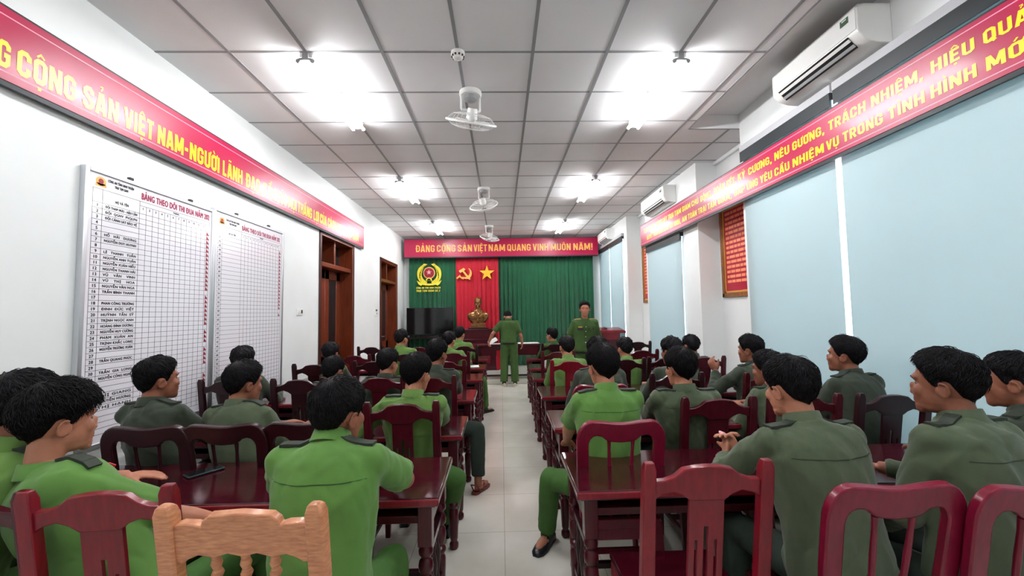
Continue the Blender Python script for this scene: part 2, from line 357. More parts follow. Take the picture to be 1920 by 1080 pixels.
# ------------------------------------------------------------------ the room
LW, RW, YB, YF = -2.68, 3.10, -2.2, 11.45
X, Yv, Z = V3(1, 0, 0), V3(0, 1, 0), V3(0, 0, 1)
GX, GY = -0.3137, 3.173                     # ceiling grid origin (0.6 m tiles)
OPX, OPY, OPZ = 2.205, 4.58, 3.80           # raised ceiling pocket over the first window bay
struct('floor', MB().span((LW-.3, YB-.2, -0.1), (RW+.2, YF+.2, 0)), 'floor', smooth=False)
m = MB()
m.span((LW-.2, YB, CEIL), (OPX, YF, CEIL+.04)); m.span((OPX, OPY, CEIL), (RW, YF, CEIL+.04)); m.span((OPX, YB, OPZ), (RW+.1, OPY, OPZ+.04))
m.span((OPX-.02, YB, CEIL+.04), (OPX, OPY, OPZ+.04)); m.span((OPX, OPY, CEIL+.04), (RW, OPY+.03, OPZ+.04))
for i in range(-4, 6):
    x = GX+.6*i
    m.span((x-.013, YB, CEIL-.004), (x+.013, OPY if x > OPX else YF, CEIL+.001), 1) if x < OPX else m.span((x-.013, OPY, CEIL-.004), (x+.013, YF, CEIL+.001), 1)
for j in range(-9, 14):
    y = GY+.6*j
    m.span((LW, y-.010, CEIL-.003), (OPX if y < OPY else RW, y+.010, CEIL+.001), 1)
m.span((OPX-.012, YB, CEIL-.005), (OPX+.004, OPY, CEIL), 1); m.span((OPX, OPY-.004, CEIL-.005), (RW, OPY+.012, CEIL), 1)
struct('ceiling', m, ['ceil', 'bar'], smooth=False)

D1, D2, DH = (6.12, 7.50), (9.16, 10.62), 2.81
m = MB(); T = .32
ys = [YB, D1[0], D1[1], D2[0], D2[1], YF]
for a, b in ((0, 1), (2, 3), (4, 5)): m.span((LW-T, ys[a], 0), (LW, ys[b], OPZ))
for d in (D1, D2): m.span((LW-T, d[0], DH), (LW, d[1], OPZ))
struct('wall_left', m, 'wall', smooth=False)
struct('wall_front', MB().span((LW-T, YF, 0), (RW+.2, YF+.15, OPZ)), 'wall', smooth=False)
struct('wall_back', MB().span((LW-T, YB-.15, 0), (RW+.2, YB, OPZ)), 'wall', smooth=False)

# right wall: window bays stand 0.3 m into the room, the recesses between them hold the framed texts
BAY = [  # y0, y1 of the bay, y0, y1 of the window opening, top of the opening, ceiling height above
    (YB, 4.58, 0.30, 4.40, 3.34, OPZ), (5.67, 7.75, 6.20, 7.58, 2.76, CEIL), (8.92, YF, 9.20, 11.25, 3.26, CEIL)]
BX = 2.80
m = MB()
for (a, b, w0, w1, zt, zc) in BAY:
    m.span((BX, a, 0), (RW+.1, w0, zc)); m.span((BX, w1, 0), (RW+.1, b, zc)); m.span((BX, w0, 0), (RW+.1, w1, .55)); m.span((BX, w0, zt), (RW+.1, w1, zc))
m.span((RW, 4.58, 0), (RW+.1, 5.67, CEIL)); m.span((RW, 7.75, 0), (RW+.1, 8.92, CEIL))
struct('wall_right', m, 'wall', smooth=False)
m = MB()
for (a, b) in ((4.58, 5.67), (7.75, 8.92)): m.span((RW-.05, a, CEIL-.05), (RW, b, CEIL))
struct('trim_1', m, 'wall', bevel=.01)
for k, (a, b, w0, w1, zt, zc) in enumerate(BAY):
    w = MB(); x0, x1 = 2.97, 3.03
    w.span((x0, w0, .55), (x1, w0+.05, zt)); w.span((x0, w1-.05, .55), (x1, w1, zt)); w.span((x0, w0, .55), (x1, w1, .60)); w.span((x0, w0, zt-.05), (x1, w1, zt))
    nd = max(2, int((w1-w0)/.7))
    for i in range(1, nd):
        y = w0+(w1-w0)*i/nd; w.span((x0, y-.03, .6), (x1, y+.03, zt-.05))
    o = struct('window_%d' % (k+1), w, 'alu', bevel=.004)
    g = MB().span((2.995, w0+.05, .6), (3.001, w1-.05, zt-.05)).build('pane', 'glass', o, smooth=False)

def roller_blind(label, y0, y1, zt, zb, rail=True, x=2.775):
    t = thing('roller_blind', label, 'blind', (x, (y0+y1)/2, zb), 0, 'roller blinds on the window wall'); L = y1-y0; H = zt-zb
    MB().span((-.002, -L/2, 0), (.002, L/2, H)).build('fabric', 'blind', t, smooth=False)
    MB().tube([V3(.0, -L/2, -.01), V3(.0, L/2, -.01)], .012, 8).build('bottom_bar', 'alu', t)
    r = MB().tube([V3(.012, -L/2-.01, H), V3(.012, L/2+.01, H)], .022, 10); r.build('roller_tube', 'grey', t)
    if rail:
        MB().span((-.03, -L/2-.02, H+.03), (.02, L/2+.02, H+.10)).build('head_rail', 'lightgrey', t, bevel=.004)
        MB().span((-.030, -L/2-.012, H-.085), (-.024, L/2+.012, H+.03)).build('dark_strip', 'dark', t)  # near-black strip in front of the roller, just below the head rail
    for s in (-1, 1): MB().box((.0, s*(L/2+.012), H), (.05, .012, .06)).build('bracket', 'black', t)
roller_blind('pale blue roller blind nearest the camera, widest of the window wall', .22, 3.185, 3.29, .50)
roller_blind('pale blue roller blind beside the framed red text, left of the white light gap', 3.245, 4.50, 3.29, .50)
roller_blind('narrow pale blue blind below the far end of the two-line banner', 6.16, 7.62, 2.70, .50)
roller_blind('pale blue blind behind the officer, nearer of two under the far air conditioner', 9.16, 10.28, 3.20, .50)
roller_blind('pale blue blind next to the green curtain, under the far air conditioner', 10.32, 11.33, 3.20, .50)

# doors of the left wall
def door(n, d):
    y0, y1 = d; f = MB(); xo, xi = LW-.30, LW-.02
    f.span((xo, y0, 0), (LW+.012, y0+.055, DH)); f.span((xo, y1-.055, 0), (LW+.012, y1, DH)); f.span((xo, y0, DH-.055), (LW+.012, y1, DH))
    f.span((xo, y0, 2.30), (LW-.02, y1, 2.37)); f.span((xo+.02, (y0+y1)/2-.03, 2.37), (LW-.05, (y0+y1)/2+.03, DH-.05))
    o = struct('door_%d' % n, f, 'doorwood', bevel=.006)
    MB().span((LW+.0, y0-.02, 0), (LW+.02, y0+.04, DH+.02)).span((LW, y0-.02, DH-.03), (LW+.02, y1+.02, DH+.02)).span((LW, y1-.03, 0), (LW+.02, y1+.02, DH)).build('architrave', 'doordark', o, bevel=.004)
    MB().span((xo+.05, y0+.05, 2.37), (xo+.06, (y0+y1)/2-.03, DH-.05)).span((xo+.05, (y0+y1)/2+.03, 2.37), (xo+.06, y1-.05, DH-.05)).build('transom_pane', 'darkglass', o, smooth=False)
    ym = (y0+y1)/2
    for a, b in ((y0+.06, ym-.005), (ym+.005, y1-.06)):
        l = MB(); xl0, xl1 = xo+.05, xo+.09
        l.span((xl0, a, .02), (xl1, a+.16, 2.30)); l.span((xl0, b-.16, .02), (xl1, b, 2.30)); l.span((xl0, a, 2.15), (xl1, b, 2.30)); l.span((xl0, a, .02), (xl1, b, .9))
        lo = l.build('leaf', 'doorwood', o, bevel=.006)
        MB().span((xl0+.015, a+.15, .9), (xl0+.02, b-.15, 2.16)).build('leaf_pane', 'darkglass', lo, smooth=False)
        MB().span((xl1, a+.19, .2), (xl1+.012, b-.19, .75)).build('leaf_panel', 'doorwood', lo, bevel=.008)
    MB().tube([V3(xo+.09, ym+.08, 1.02), V3(xo+.14, ym+.08, 1.02), V3(xo+.14, ym+.2, 1.02)], .010, 8).build('handle', 'alu', o)
door(1, D1); door(2, D2)
struct('corridor_wall', MB().span((LW-1.2, D1[0]-.3, 0), (LW-1.1, D2[1]+.3, OPZ)), 'wall', smooth=False)
m = MB().span((LW, YB, 0), (LW+.012, D1[0]-.03, .10)).span((LW, D1[1]+.03, 0), (LW+.012, D2[0]-.03, .10)).span((LW, D2[1]+.03, 0), (LW+.012, YF, .10))
struct('baseboard_left', m, 'white', bevel=.003)
# low platform across the front
struct('trim_2', MB().span((LW, 8.98, 0), (BX, YF, .10)), 'floor', bevel=.008)

# ------------------------------------------------------------------ lamps, fans, detector, air conditioners
def fluorescent(label, gx, y0):
    x = gx; z = CEIL-.004; t = thing('fluorescent_lamp', label, 'ceiling light', (x, y0+.6, z), 0, 'twin tube ceiling lamps')
    MB().box((0, 0, -.022), (.10, 1.2, .044)).build('batten', 'white', t, bevel=.004)
    for s in (-1, 1):
        b = MB().box((0, s*.605, -.035), (.045, .02, .07))
        for q in (-1, 1):
            b.tube([V3(q*.015, s*.605, -.06), V3(q*.045, s*.605, -.062), V3(q*.055, s*.605, -.078)], .011, 8)
            b.tube([V3(q*.055, s*.600, -.078), V3(q*.055, s*.615, -.078)], .017, 10)
        b.build('end_bracket', 'grey', t)
    for q in (-1, 1):
        tb = MB().tube([V3(q*.055, -.595, -.078), V3(q*.055, .595, -.078)], .013, 24); vv = np.concatenate(tb.v)
        for fi, fc in enumerate(tb.f):                      # the tube's opaque back faces the ceiling
            c_ = vv[list(fc)].mean(0)
            if len(fc) == 4 and c_[2]+.078 > .013*.70: tb.m[fi] = 1
        tb.build('tube', ['tube', 'white'], t)
LN = ['nearest the camera', 'in the middle of its row', 'nearest the red front banner']
for k, row in enumerate((0, 5, 10)):
    fluorescent('twin tube ceiling lamp on the left row, %s' % LN[k], GX-1.2, GY+.6*row)
    fluorescent('twin tube ceiling lamp on the right row, %s' % LN[k], GX+1.8, GY+.6*row)
fluorescent('twin tube ceiling lamp on the left row, overhead and nearest the back wall', GX-1.2, GY-3.0)
fluorescent('twin tube ceiling lamp on the right row, overhead and nearest the back wall', GX+1.8, GY-3.0)

def fan(label, x, y, rz, tilt):
    t = thing('orbit_fan', label, 'ceiling fan', (x, y, CEIL-.004), rz, 'white orbit fans on the ceiling')
    MB().lathe([(.01, 0), (.105, 0), (.105, -.03), (.095, -.04), (.01, -.04)], n=20).build('ceiling_plate', 'white', t)
    MB().lathe([(.01, -.04), (.06, -.04), (.062, -.075), (.045, -.085), (.01, -.085)], n=16).build('gear_box', 'grey', t)
    b = MB()
    for s in (-1, 1): b.tube([V3(s*.09, 0, -.03), V3(s*.092, 0, -.17), V3(s*.06, 0, -.185)], .010, 8)
    b.tube([V3(-.09, 0, -.178), V3(.09, 0, -.178)], .012, 8); b.build('bracket', 'white', t)
    R = rotx(math.radians(tilt)); c = V3(0, -.03, -.27)
    P = lambda p: c+R@np.asarray(p, float)
    MB().tube([P((0, 0, .09)), P((0, 0, .0)), P((0, 0, -.02))], [.045, .052, .03], 16).tube([V3(0, 0, -.178), P((0, 0, .05))], .02, 8).build('motor', 'white', t)
    cg = MB(); a = np.arange(36)*2*PI/36; rr = .232
    ring = lambda r, z: [P((r*math.cos(q), r*math.sin(q), z)) for q in a]
    r0 = MB().tube(ring(rr, -.03), .010, 8, closed=True); r0.build('rim', 'white', t)
    for r, z in ((.17, -.075), (.12, -.088), (.08, -.093), (.17, .03), (.12, .042)): cg.tube(ring(r, z), .0022, 5, closed=True)
    for k in range(30):
        q = k*2*PI/30; d = V3(math.cos(q), math.sin(q), 0)
        cg.tube([P(d*.05+Z*-.095), P(d*.12+Z*-.09), P(d*.18+Z*-.072), P(d*rr+Z*-.03)], .0014, 4)
        cg.tube([P(d*.05+Z*.05), P(d*.12+Z*.043), P(d*.18+Z*.026), P(d*rr+Z*-.03)], .0014, 4)
    cg.build('cage', 'white', t)
    MB().lathe([(.005, -.102), (.045, -.10), (.048, -.092), (.005, -.09)], P((0, 0, 0)), 16, R=R).build('badge', 'black', t)
    for k in range(3):
        q = k*2*PI/3; Rb = rotz(q); pr = []
        for (r, w) in ((.03, .03), (.08, .07), (.14, .10), (.185, .075), (.19, .03)):
            pr.append([P(Rb@V3(r, sgn*w/2, -.03+.02*sgn*w/.1+dz)) for sgn, dz in ((-1, 0), (1, 0), (1, .003), (-1, .003))])
        MB().loft(pr).build('blade', 'white', t)
fan('white orbit ceiling fan nearest the camera, tilted toward the left', GX+.055, GY+.6, .35, 28)
fan('white orbit ceiling fan in the middle of the row of three', GX+.055, GY+3.6, -.30, 34)
fan('white orbit ceiling fan right above the red front banner', GX+.055, GY+6.6, .55, 24)
t = thing('smoke_detector', 'round white smoke detector on the ceiling before the nearest fan', 'smoke detector', (GX, GY, CEIL-.004))
MB().lathe([(.01, 0), (.055, 0), (.055, -.022), (.05, -.028), (.038, -.05), (.03, -.056), (.005, -.057)], n=24).build('housing', 'white', t)
m = MB()
for k in range(10):
    q = k*PI/5; m.box((.046*math.cos(q), .046*math.sin(q), -.037), (.012, .012, .012), rotz(q))
m.build('vent_slot', 'black', t)

def aircon(label, xw, y0, y1, zt, dep, h):
    t = thing('air_conditioner', label, 'air conditioner', (xw, (y0+y1)/2, zt-h), 0, 'split air conditioners on the window wall'); L = (y1-y0)/2
    prof = [(0, .0), (-.03, -.0), (-.45*dep, .02*h), (-.78*dep, .10*h), (-.96*dep, .26*h), (-dep, .34*h), (-dep, .90*h), (-.93*dep, .97*h), (-.8*dep, h), (0, h)]
    def ext(mb, pr, a, b, mi=0): mb.loft([[V3(x, a, z) for x, z in pr], [V3(x, b, z) for x, z in pr]], mi)
    m = MB(); ext(m, prof, -L, L); m.build('casing', 'white', t, bevel=.006)
    fp = [(-dep-.006, .36*h), (-dep-.006, .93*h), (-.92*dep, h+.002), (-.86*dep, h+.002), (-dep+.01, .9*h), (-dep+.01, .36*h)]
    m = MB(); ext(m, fp, -L+.01, L-.01); m.build('front_panel', 'white', t, bevel=.003)
    m = MB(); n1 = unit(V3(-.16*h, 0, -.18*dep)); u = unit(V3(-.18*dep, 0, .16*h))
    def slot(c, w, k, mb, th=.004): mb.box(c, (w, 2*L*.82, th), np.stack([u, Yv, np.cross(u, Yv)], 1))
    c = V3(-.87*dep, 0, .18*h)
    slot(c+n1*.001, .42*dep, 0, m); m.build('outlet', 'black', t)
    for q in (-.10, .10):
        m = MB(); slot(c+n1*.006+u*q*dep, .10*dep, 0, m, .006); m.build('louver', 'grey' if q < 0 else 'white', t, bevel=.002)
    s = MB().box((-dep-.008, -L+.10, .74*h), (.002, .07, .16*h)); so = s.build('energy_sticker', srgbmat('sticker', 70, 96, 70), t, smooth=False)
    MB().box((-dep-.0095, -L+.10, .64*h), (.001, .05, .02*h)).box((-dep-.0095, -L+.10, .78*h), (.001, .04, .03*h)).build('sticker_print', 'paper', so, smooth=False)
def srgbmat(n, r, g, b): return MT.setdefault(n, mat(n, srgb(r, g, b), 0.5))
aircon('large white air conditioner nearest the camera, above the two-line banner', BX, 2.72, 3.63, 3.70, .25, .29)
aircon('white air conditioner above the far end of the two-line banner', BX, 6.34, 7.38, 3.53, .20, .28)
aircon('small white air conditioner in the far corner beside the front banner', BX, 9.85, 10.72, 3.56, .21, .28)

# ------------------------------------------------------------------ banners
def wall_banner(label, o, u, n, W, H, lines, th=.02, mt='yellow', inset=.045, under=True, heavy=.19):
    """flat framed vinyl banner: o = lower left corner of its face, u along the text, n toward the room"""
    o, u, n = np.asarray(o, float), np.asarray(u, float), np.asarray(n, float)
    t = thing('banner', label, 'banner', tuple(o))
    def slab(mb, a, b, z0, z1, d0, d1):
        q = [u*a+Z*z0+n*d0, u*b+Z*z0+n*d0, u*b+Z*z1+n*d0, u*a+Z*z1+n*d0]; mb.loft([q, [p+n*(d1-d0) for p in q]])
    m = MB(); slab(m, 0, W, 0, H, -th, 0); m.build('panel', 'banner', t, smooth=False)
    if under:
        m = MB(); slab(m, 0, W, -.03, -.001, -th-.005, -.004); slab(m, 0, W, H+.001, H+.012, -th-.005, -.002); m.build('frame', 'dark', t, smooth=False)
    m = MB()
    if inset:
        for z in (inset, H-inset): slab(m, inset, W-inset, z-.003, z+.003, 0, .0008)
        for a in (inset, W-inset): slab(m, a-.003, a+.003, inset, H-inset, 0, .0008)
        m.build('border_line', 'bannerline', t, smooth=False)
    m = MB()
    for (s, a, b, z, h) in lines: gothic_into(m, s, u*a+Z*z, u, Z, n, b-a, h, .0015, heavy)
    m.build('lettering', mt, t, smooth=False)
    return t
# left wall: text runs away from the camera; face x = LW + .05
BL0, BLZ = 1.05, 2.835
Lw = [('ĐẢNG', 1.93, 2.21), ('CỘNG', 2.24, 2.55), ('SẢN', 2.595, 2.837), ('VIỆT', 2.877, 3.125), ('NAM-', 3.162, 3.47), ('NGƯỜI', 3.489, 3.858), ('LÃNH', 3.904, 4.201),
      ('ĐẠO,', 4.254, 4.545), ('TỔ', 4.579, 4.735), ('CHỨC', 4.775, 5.07), ('MỌI', 5.106, 5.315), ('THẮNG', 5.35, 5.75), ('LỢI', 5.80, 5.975), ('CỦA', 6.01, 6.235),
      ('CÁCH', 6.28, 6.59), ('MẠNG', 6.63, 6.98), ('VIỆT', 7.03, 7.28), ('NAM', 7.33, 7.63)]
wall_banner('long crimson banner with one line of yellow lettering, high on the left wall', (LW+.05, BL0, BLZ), Yv, X, 7.93-BL0, .395,
            [(s, a-BL0, b-BL0, .06 if 0 else .065, .145) for s, a, b in Lw])
BR0 = 7.74
R1 = [('LỰC LƯỢNG CẢNH SÁT TRẠI', 7.53, 6.225), ('TẠM', 6.187, 5.96), ('GIAM', 5.92, 5.66), ('CHỦ', 5.62, 5.42), ('ĐỘNG,', 5.37, 5.066), ('ĐOÀN', 5.025, 4.765), ('KẾT,', 4.72, 4.53),
      ('KỶ', 4.487, 4.35), ('CƯƠNG,', 4.293, 3.91), ('NÊU', 3.868, 3.66), ('GƯƠNG,', 3.62, 3.247), ('TRÁCH', 3.203, 2.86), ('NHIỆM,', 2.815, 2.449), ('HIỆU', 2.401, 2.165), ('QUẢ', 2.123, 1.92)]
R2 = [('QUYẾT TÂM ĐẢM BẢO AN NINH,', 7.40, 5.985), ('AN', 5.936, 5.785), ('TOÀN', 5.746, 5.48), ('TRẠI', 5.442, 5.22), ('TẠM', 5.182, 4.97), ('GIAM,', 4.93, 4.63), ('ĐÁP', 4.58, 4.37), ('ỨNG', 4.332, 4.14),
      ('YÊU', 4.105, 3.915), ('CẦU', 3.879, 3.67), ('NHIỆM', 3.628, 3.262), ('VỤ', 3.237, 3.11), ('TRONG', 3.073, 2.735), ('TÌNH', 2.694, 2.45), ('HÌNH', 2.413, 2.165), ('MỚI', 2.12, 1.92)]
wall_banner('long crimson banner with two lines of yellow lettering, across the window wall', (2.70, BR0, 2.765), -Yv, -X, BR0-1.1, .385,
            [(s, BR0-a, BR0-b, .218, .078) for s, a, b in R1]+[(s, BR0-a, BR0-b, .066, .078) for s, a, b in R2], inset=.03, heavy=.18)
a0, a1 = at(760, 483, 11.02), at(1122, 447, 11.02)
fw = [('ĐẢNG', 779, 815), ('CỘNG', 819, 854), ('SẢN', 858, 885), ('VIỆT', 888, 913), ('NAM', 916, 947), ('QUANG', 951, 995), ('VINH', 999, 1028), ('MUÔN', 1033, 1070), ('NĂM!', 1075, 1111)]
xf = lambda p: at(p, 465, 11.02)[0]-(-2.58)
wall_banner('crimson banner with orange lettering above the stage curtains', (-2.58, 11.02, 3.07), X, -Yv, 2.66+2.58, .48, [(s, xf(a), xf(b), .135, .185) for s, a, b in fw], mt='gold', inset=0, heavy=.16)
# brackets that carry the right banner off the bay walls
m = MB()
for y in (1.4, 2.9, 4.3, 5.9, 7.3): m.span((2.718, y-.02, 2.80), (2.805, y+.02, 2.83)).span((2.718, y-.02, 3.10), (2.805, y+.02, 3.13))
m.build('bracket', 'grey', bpy.data.objects['banner.001'], off=bpy.data.objects['banner.001'].location)
m = MB()
for y in (1.4, 3., 4.6, 6.2, 7.7): m.span((LW-.002, y-.02, 2.86), (LW+.031, y+.02, 2.89)).span((LW-.002, y-.02, 3.17), (LW+.031, y+.02, 3.20))
m.build('bracket', 'grey', bpy.data.objects['banner'], off=bpy.data.objects['banner'].location)

# ------------------------------------------------------------------ emblem pieces (relief in the X-Z plane, facing -Y)
def star_poly(r, k=.40, cx=0, cy=0):
    return [(cx+(r if i % 2 == 0 else r*k)*math.sin(i*PI/5), cy+(r if i % 2 == 0 else r*k)*math.cos(i*PI/5)) for i in range(10)]
def emblem_parts(t, S, o, u, n, simple=False):
    """wreath emblem, S = width; o = centre, u to the viewer's right, n toward the viewer"""
    o, u, n = np.asarray(o, float), np.asarray(u, float), np.asarray(n, float)
    P = lambda mb, poly, d0, d1, mi=0: mb.prism([(p[0]*S, p[1]*S) for p in poly], d1-d0, o+n*d0, u, Z, mi)
    th = .012*S/.3
    w = MB()
    for s in (-1, 1):
        aa = [math.radians(-75+k*13) for k in range(11)]
        for q0, q1 in zip(aa[:-1], aa[1:]):
            f0, f1 = [.165*min(1, (math.radians(66)-q)*1.6+.12) for q in (q0, q1)]
            qd = [(s*(.375-f0*.5)*math.cos(q0), (.375-f0*.5)*math.sin(q0)-.02), (s*(.375+f0*.5)*math.cos(q0), (.375+f0*.5)*math.sin(q0)-.02), (s*(.375+f1*.5)*math.cos(q1), (.375+f1*.5)*math.sin(q1)-.02), (s*(.375-f1*.5)*math.cos(q1), (.375-f1*.5)*math.sin(q1)-.02)]
            P(w, qd if s > 0 else qd[::-1], 0, th*.7)
        for k in range(9):
            q = math.radians(-62+k*15.5); r = .36+.03*math.sin(k)
            c = (s*r*math.cos(q), r*math.sin(q)*1.0-.02); d = q+PI/2*1.0+.25
            L, W = .15, .055
            dx, dy = math.cos(d), math.sin(d)
            leaf = [(c[0]-s*dx*L*.6, c[1]-dy*L*.6), (c[0]+s*dy*W, c[1]-dx*W), (c[0]+s*dx*L*.8, c[1]+dy*L*.8), (c[0]-s*dy*W, c[1]+dx*W)]
            if s < 0: leaf = leaf[::-1]
            P(w, leaf, 0, th)
    rib = [(-.47, -.26), (-.30, -.36), (0, -.385), (.30, -.36), (.47, -.26), (.40, -.40), (.30, -.47), (.27, -.43), (0, -.46), (-.27, -.43), (-.30, -.47), (-.40, -.40)]
    P(w, rib, th, th*1.6); w.build('wreath', 'paleyellow', t, smooth=False)
    P(MB(), [(.225*math.cos(a), .225*math.sin(a)+.02) for a in np.arange(24)*2*PI/24], th*.5, th*1.2).build('rim', 'gold', t, smooth=False)
    P(MB(), [(.19*math.cos(a), .19*math.sin(a)+.02) for a in np.arange(24)*2*PI/24], th*1.2, th*1.6).build('shield', 'redmark', t, smooth=False)
    P(MB(), star_poly(.105, .4, 0, .04), th*1.6, th*2.2).build('star', 'pink', t, smooth=False)
    g = MB(); pg = []
    for k in range(25):
        a = -.05+k*(PI+.1)/24; r = .125 if k % 4 < 2 else .10; pg.append((r*math.cos(a), r*math.sin(a)-.27))
    P(g, pg, th*1.6, th*2.4); P(g, [(.07*math.cos(a), .07*math.sin(a)-.27) for a in np.linspace(0, PI, 12)], th*2.4, th*2.5, 1)
    g.build('gear', ['paleyellow', 'black'], t, smooth=False)

# ------------------------------------------------------------------ notice boards on the left wall
def board(label, y0, y1, z0, z1, prm):
    xf_ = LW+.03; t = thing('notice_board', label, 'notice board', (LW, y0, z0), 0, 'printed tracking boards on the left wall')
    off = V3(LW, y0, z0); fw_ = .028
    MB().span((LW, y0, z0), (xf_, y1, z1)).build('sheet', 'sheet', t, off=off, smooth=False)
    f = MB()
    f.span((LW, y0-fw_, z0-fw_), (xf_+.010, y0, z1+fw_)).span((LW, y1, z0-fw_), (xf_+.010, y1+fw_, z1+fw_)).span((LW, y0, z0-fw_), (xf_+.010, y1, z0)).span((LW, y0, z1), (xf_+.010, y1, z1+fw_))
    f.build('frame', 'alu', t, off=off, bevel=.004)
    c = MB()
    for y in (y0+.28, y0+.85): c.span((xf_-.01, y, z1+fw_), (xf_+.012, y+.03, z1+fw_+.018))
    c.build('clip', 'black', t, off=off)
    g = MB(); e = .0006; hl = lambda a, b, z, w=.0012: g.span((xf_, a, z-w), (xf_+e, b, z+w)); vl = lambda y, a, b, w=.0012: g.span((xf_, y-w, a), (xf_+e, y+w, b))
    zr, dp, nr, c0, c1, c2, cm, yl = prm['z1'], prm['dp'], prm['n'], prm['c0'], prm['c1'], prm['c2'], prm['cm'], prm['yl']
    ztop = prm['zt']; zm = zr+dp*1.5+.02
    hl(c0, yl, ztop); hl(c2, yl, zm); zl = zr-dp*(nr-.5)
    for k in range(nr+1): hl(c0, yl, zr+dp*.5-dp*k)
    for y in (c0, c1, c2): vl(y, zl, ztop)
    for k in range(1, 13): vl(c2+cm*k, zl, zm)
    vl(yl, zl, ztop); g.build('grid_line', 'ink', t, off=off, smooth=False)
    tx = MB(); W = lambda s, a, b, z, h, bd=.0013, mb=tx: text_into(mb, s, V3(xf_, a, z), Yv, Z, X, None if b is None else b-a, h, bd, lift=.0008)
    for k in range(nr):
        s = str(prm['first']+k); W(s, (c0+c1)/2, None, zr-dp*k-.0095, .019)
    for k, s in prm['names'].items():
        W(s, c1+.022, c2-.02, zr-dp*(k-1)-.008, .0165)
    for k in range(12):
        s = str(k+1); W(s, c2+cm*(k+.5), None, zm-.027, .016)
    W('HỌ VÀ TÊN', (c1+c2)/2-.05, (c1+c2)/2+.05, zr+dp*1.05, .018); W('THÁNG', c2+cm*6-.03, c2+cm*6+.03, zm+.012, .013)
    W('CÔNG AN TỈNH NINH THUẬN', prm['h0'], prm['h1'], ztop+.062, .017); W('TRẠI TẠM GIAM', prm['h0']+.05, prm['h1']-.045, ztop+.033, .017)
    tx.build('lettering', 'ink', t, off=off, smooth=False)
    tt = MB(); W('BẢNG THEO DÕI THI ĐUA NĂM 202', prm['t0'], prm['t1'], ztop+.018, .046, .0028, tt); tt.build('title', 'inkred', t, off=off, smooth=False)
    tr = MB()
    for k in range(nr):
        if k in prm['skip']: continue
        z = zr-dp*k; y = c2+cm*12+.012
        tr.prism([(0, -dp*.46), (.036, -dp*.40), (.004, dp*.46)], .0008, V3(xf_, y, z), Yv, Z)
    tr.build('pennant_mark', 'redmark', t, off=off, smooth=False)
    # small printed emblem
    cc = V3(xf_, prm['e'], ztop+.052); m = MB()
    m.prism([(.036*math.cos(a), .030*math.sin(a)) for a in np.arange(16)*2*PI/16], .0006, cc, Yv, Z); m.prism([(-.04, -.036), (.04, -.036), (.034, -.014), (-.034, -.014)], .0006, cc, Yv, Z)
    m.prism([(.018*math.cos(a), .018*math.sin(a)) for a in np.arange(16)*2*PI/16], .0012, cc, Yv, Z, 1)
    m.build('emblem', ['gold', 'redmark'], t, off=off, smooth=False)
names = {1: 'ĐỘI THAM MƯU - HẬU CẦN', 2: 'ĐỘI  QGNV  PVQLPN', 3: 'ĐỘI CẢNH SÁT BẢO VỆ', 6: 'HỒ   HẢI   DƯƠNG', 7: 'NGUYỄN DUY HUYNH', 9: 'LÊ   THANH   TUẤN', 10: 'NGUYỄN ANH TUẤN', 11: 'NGUYỄN XUÂN HIẾU',
         12: 'NGUYỄN THANH HẢI', 13: 'VŨ    VĂN    VINH', 14: 'VŨ    THỊ    HOA', 15: 'NGUYỄN VĂN NGA', 16: 'TRẦN BÌNH THANH', 18: 'PHAN CÔNG TRƯỜNG', 19: 'ĐINH  ĐỨC  VIỆT', 20: 'HUỲNH  TẤN  SỸ', 21: 'TRỊNH NGỌC ANH',
         22: 'HOÀNG ĐÌNH DƯƠNG', 23: 'NGUYỄN HUY CƯỜNG', 24: 'PHẠM  XUÂN  AN', 25: 'TRỊNH KHẮC LONG', 26: 'NGUYỄN TRƯỜNG XUÂN', 28: 'TRẦN QUANG PHÚC', 30: 'TRẦN  GIA  LONG', 31: 'NGUYỄN CÔNG NGHỆ', 34: 'THỊ GIANG', 35: 'NGUYỄN HƯƠNG', 36: 'THỊ HẠNH'}
board('large white tracking board full of printed names, nearest the camera', 2.675, 3.80, .745, 2.515,
      dict(z1=2.305, dp=.0382, n=40, c0=2.705, c1=2.772, c2=3.054, cm=.0562, yl=3.775, zt=2.415, first=1, names=names, t0=3.068, t1=3.77, h0=2.805, h1=3.0, e=2.757, skip={14, 22, 26, 31, 32, 35}))
board('white tracking board with empty name rows, next to the wall switch', 3.858, 5.02, .745, 2.545,
      dict(z1=2.31, dp=.0412, n=37, c0=3.89, c1=3.95, c2=4.24, cm=.0585, yl=4.99, zt=2.42, first=41, names={}, t0=4.25, t1=4.965, h0=4.0, h1=4.2, e=3.945, skip={17, 19}|set(range(20, 40))))

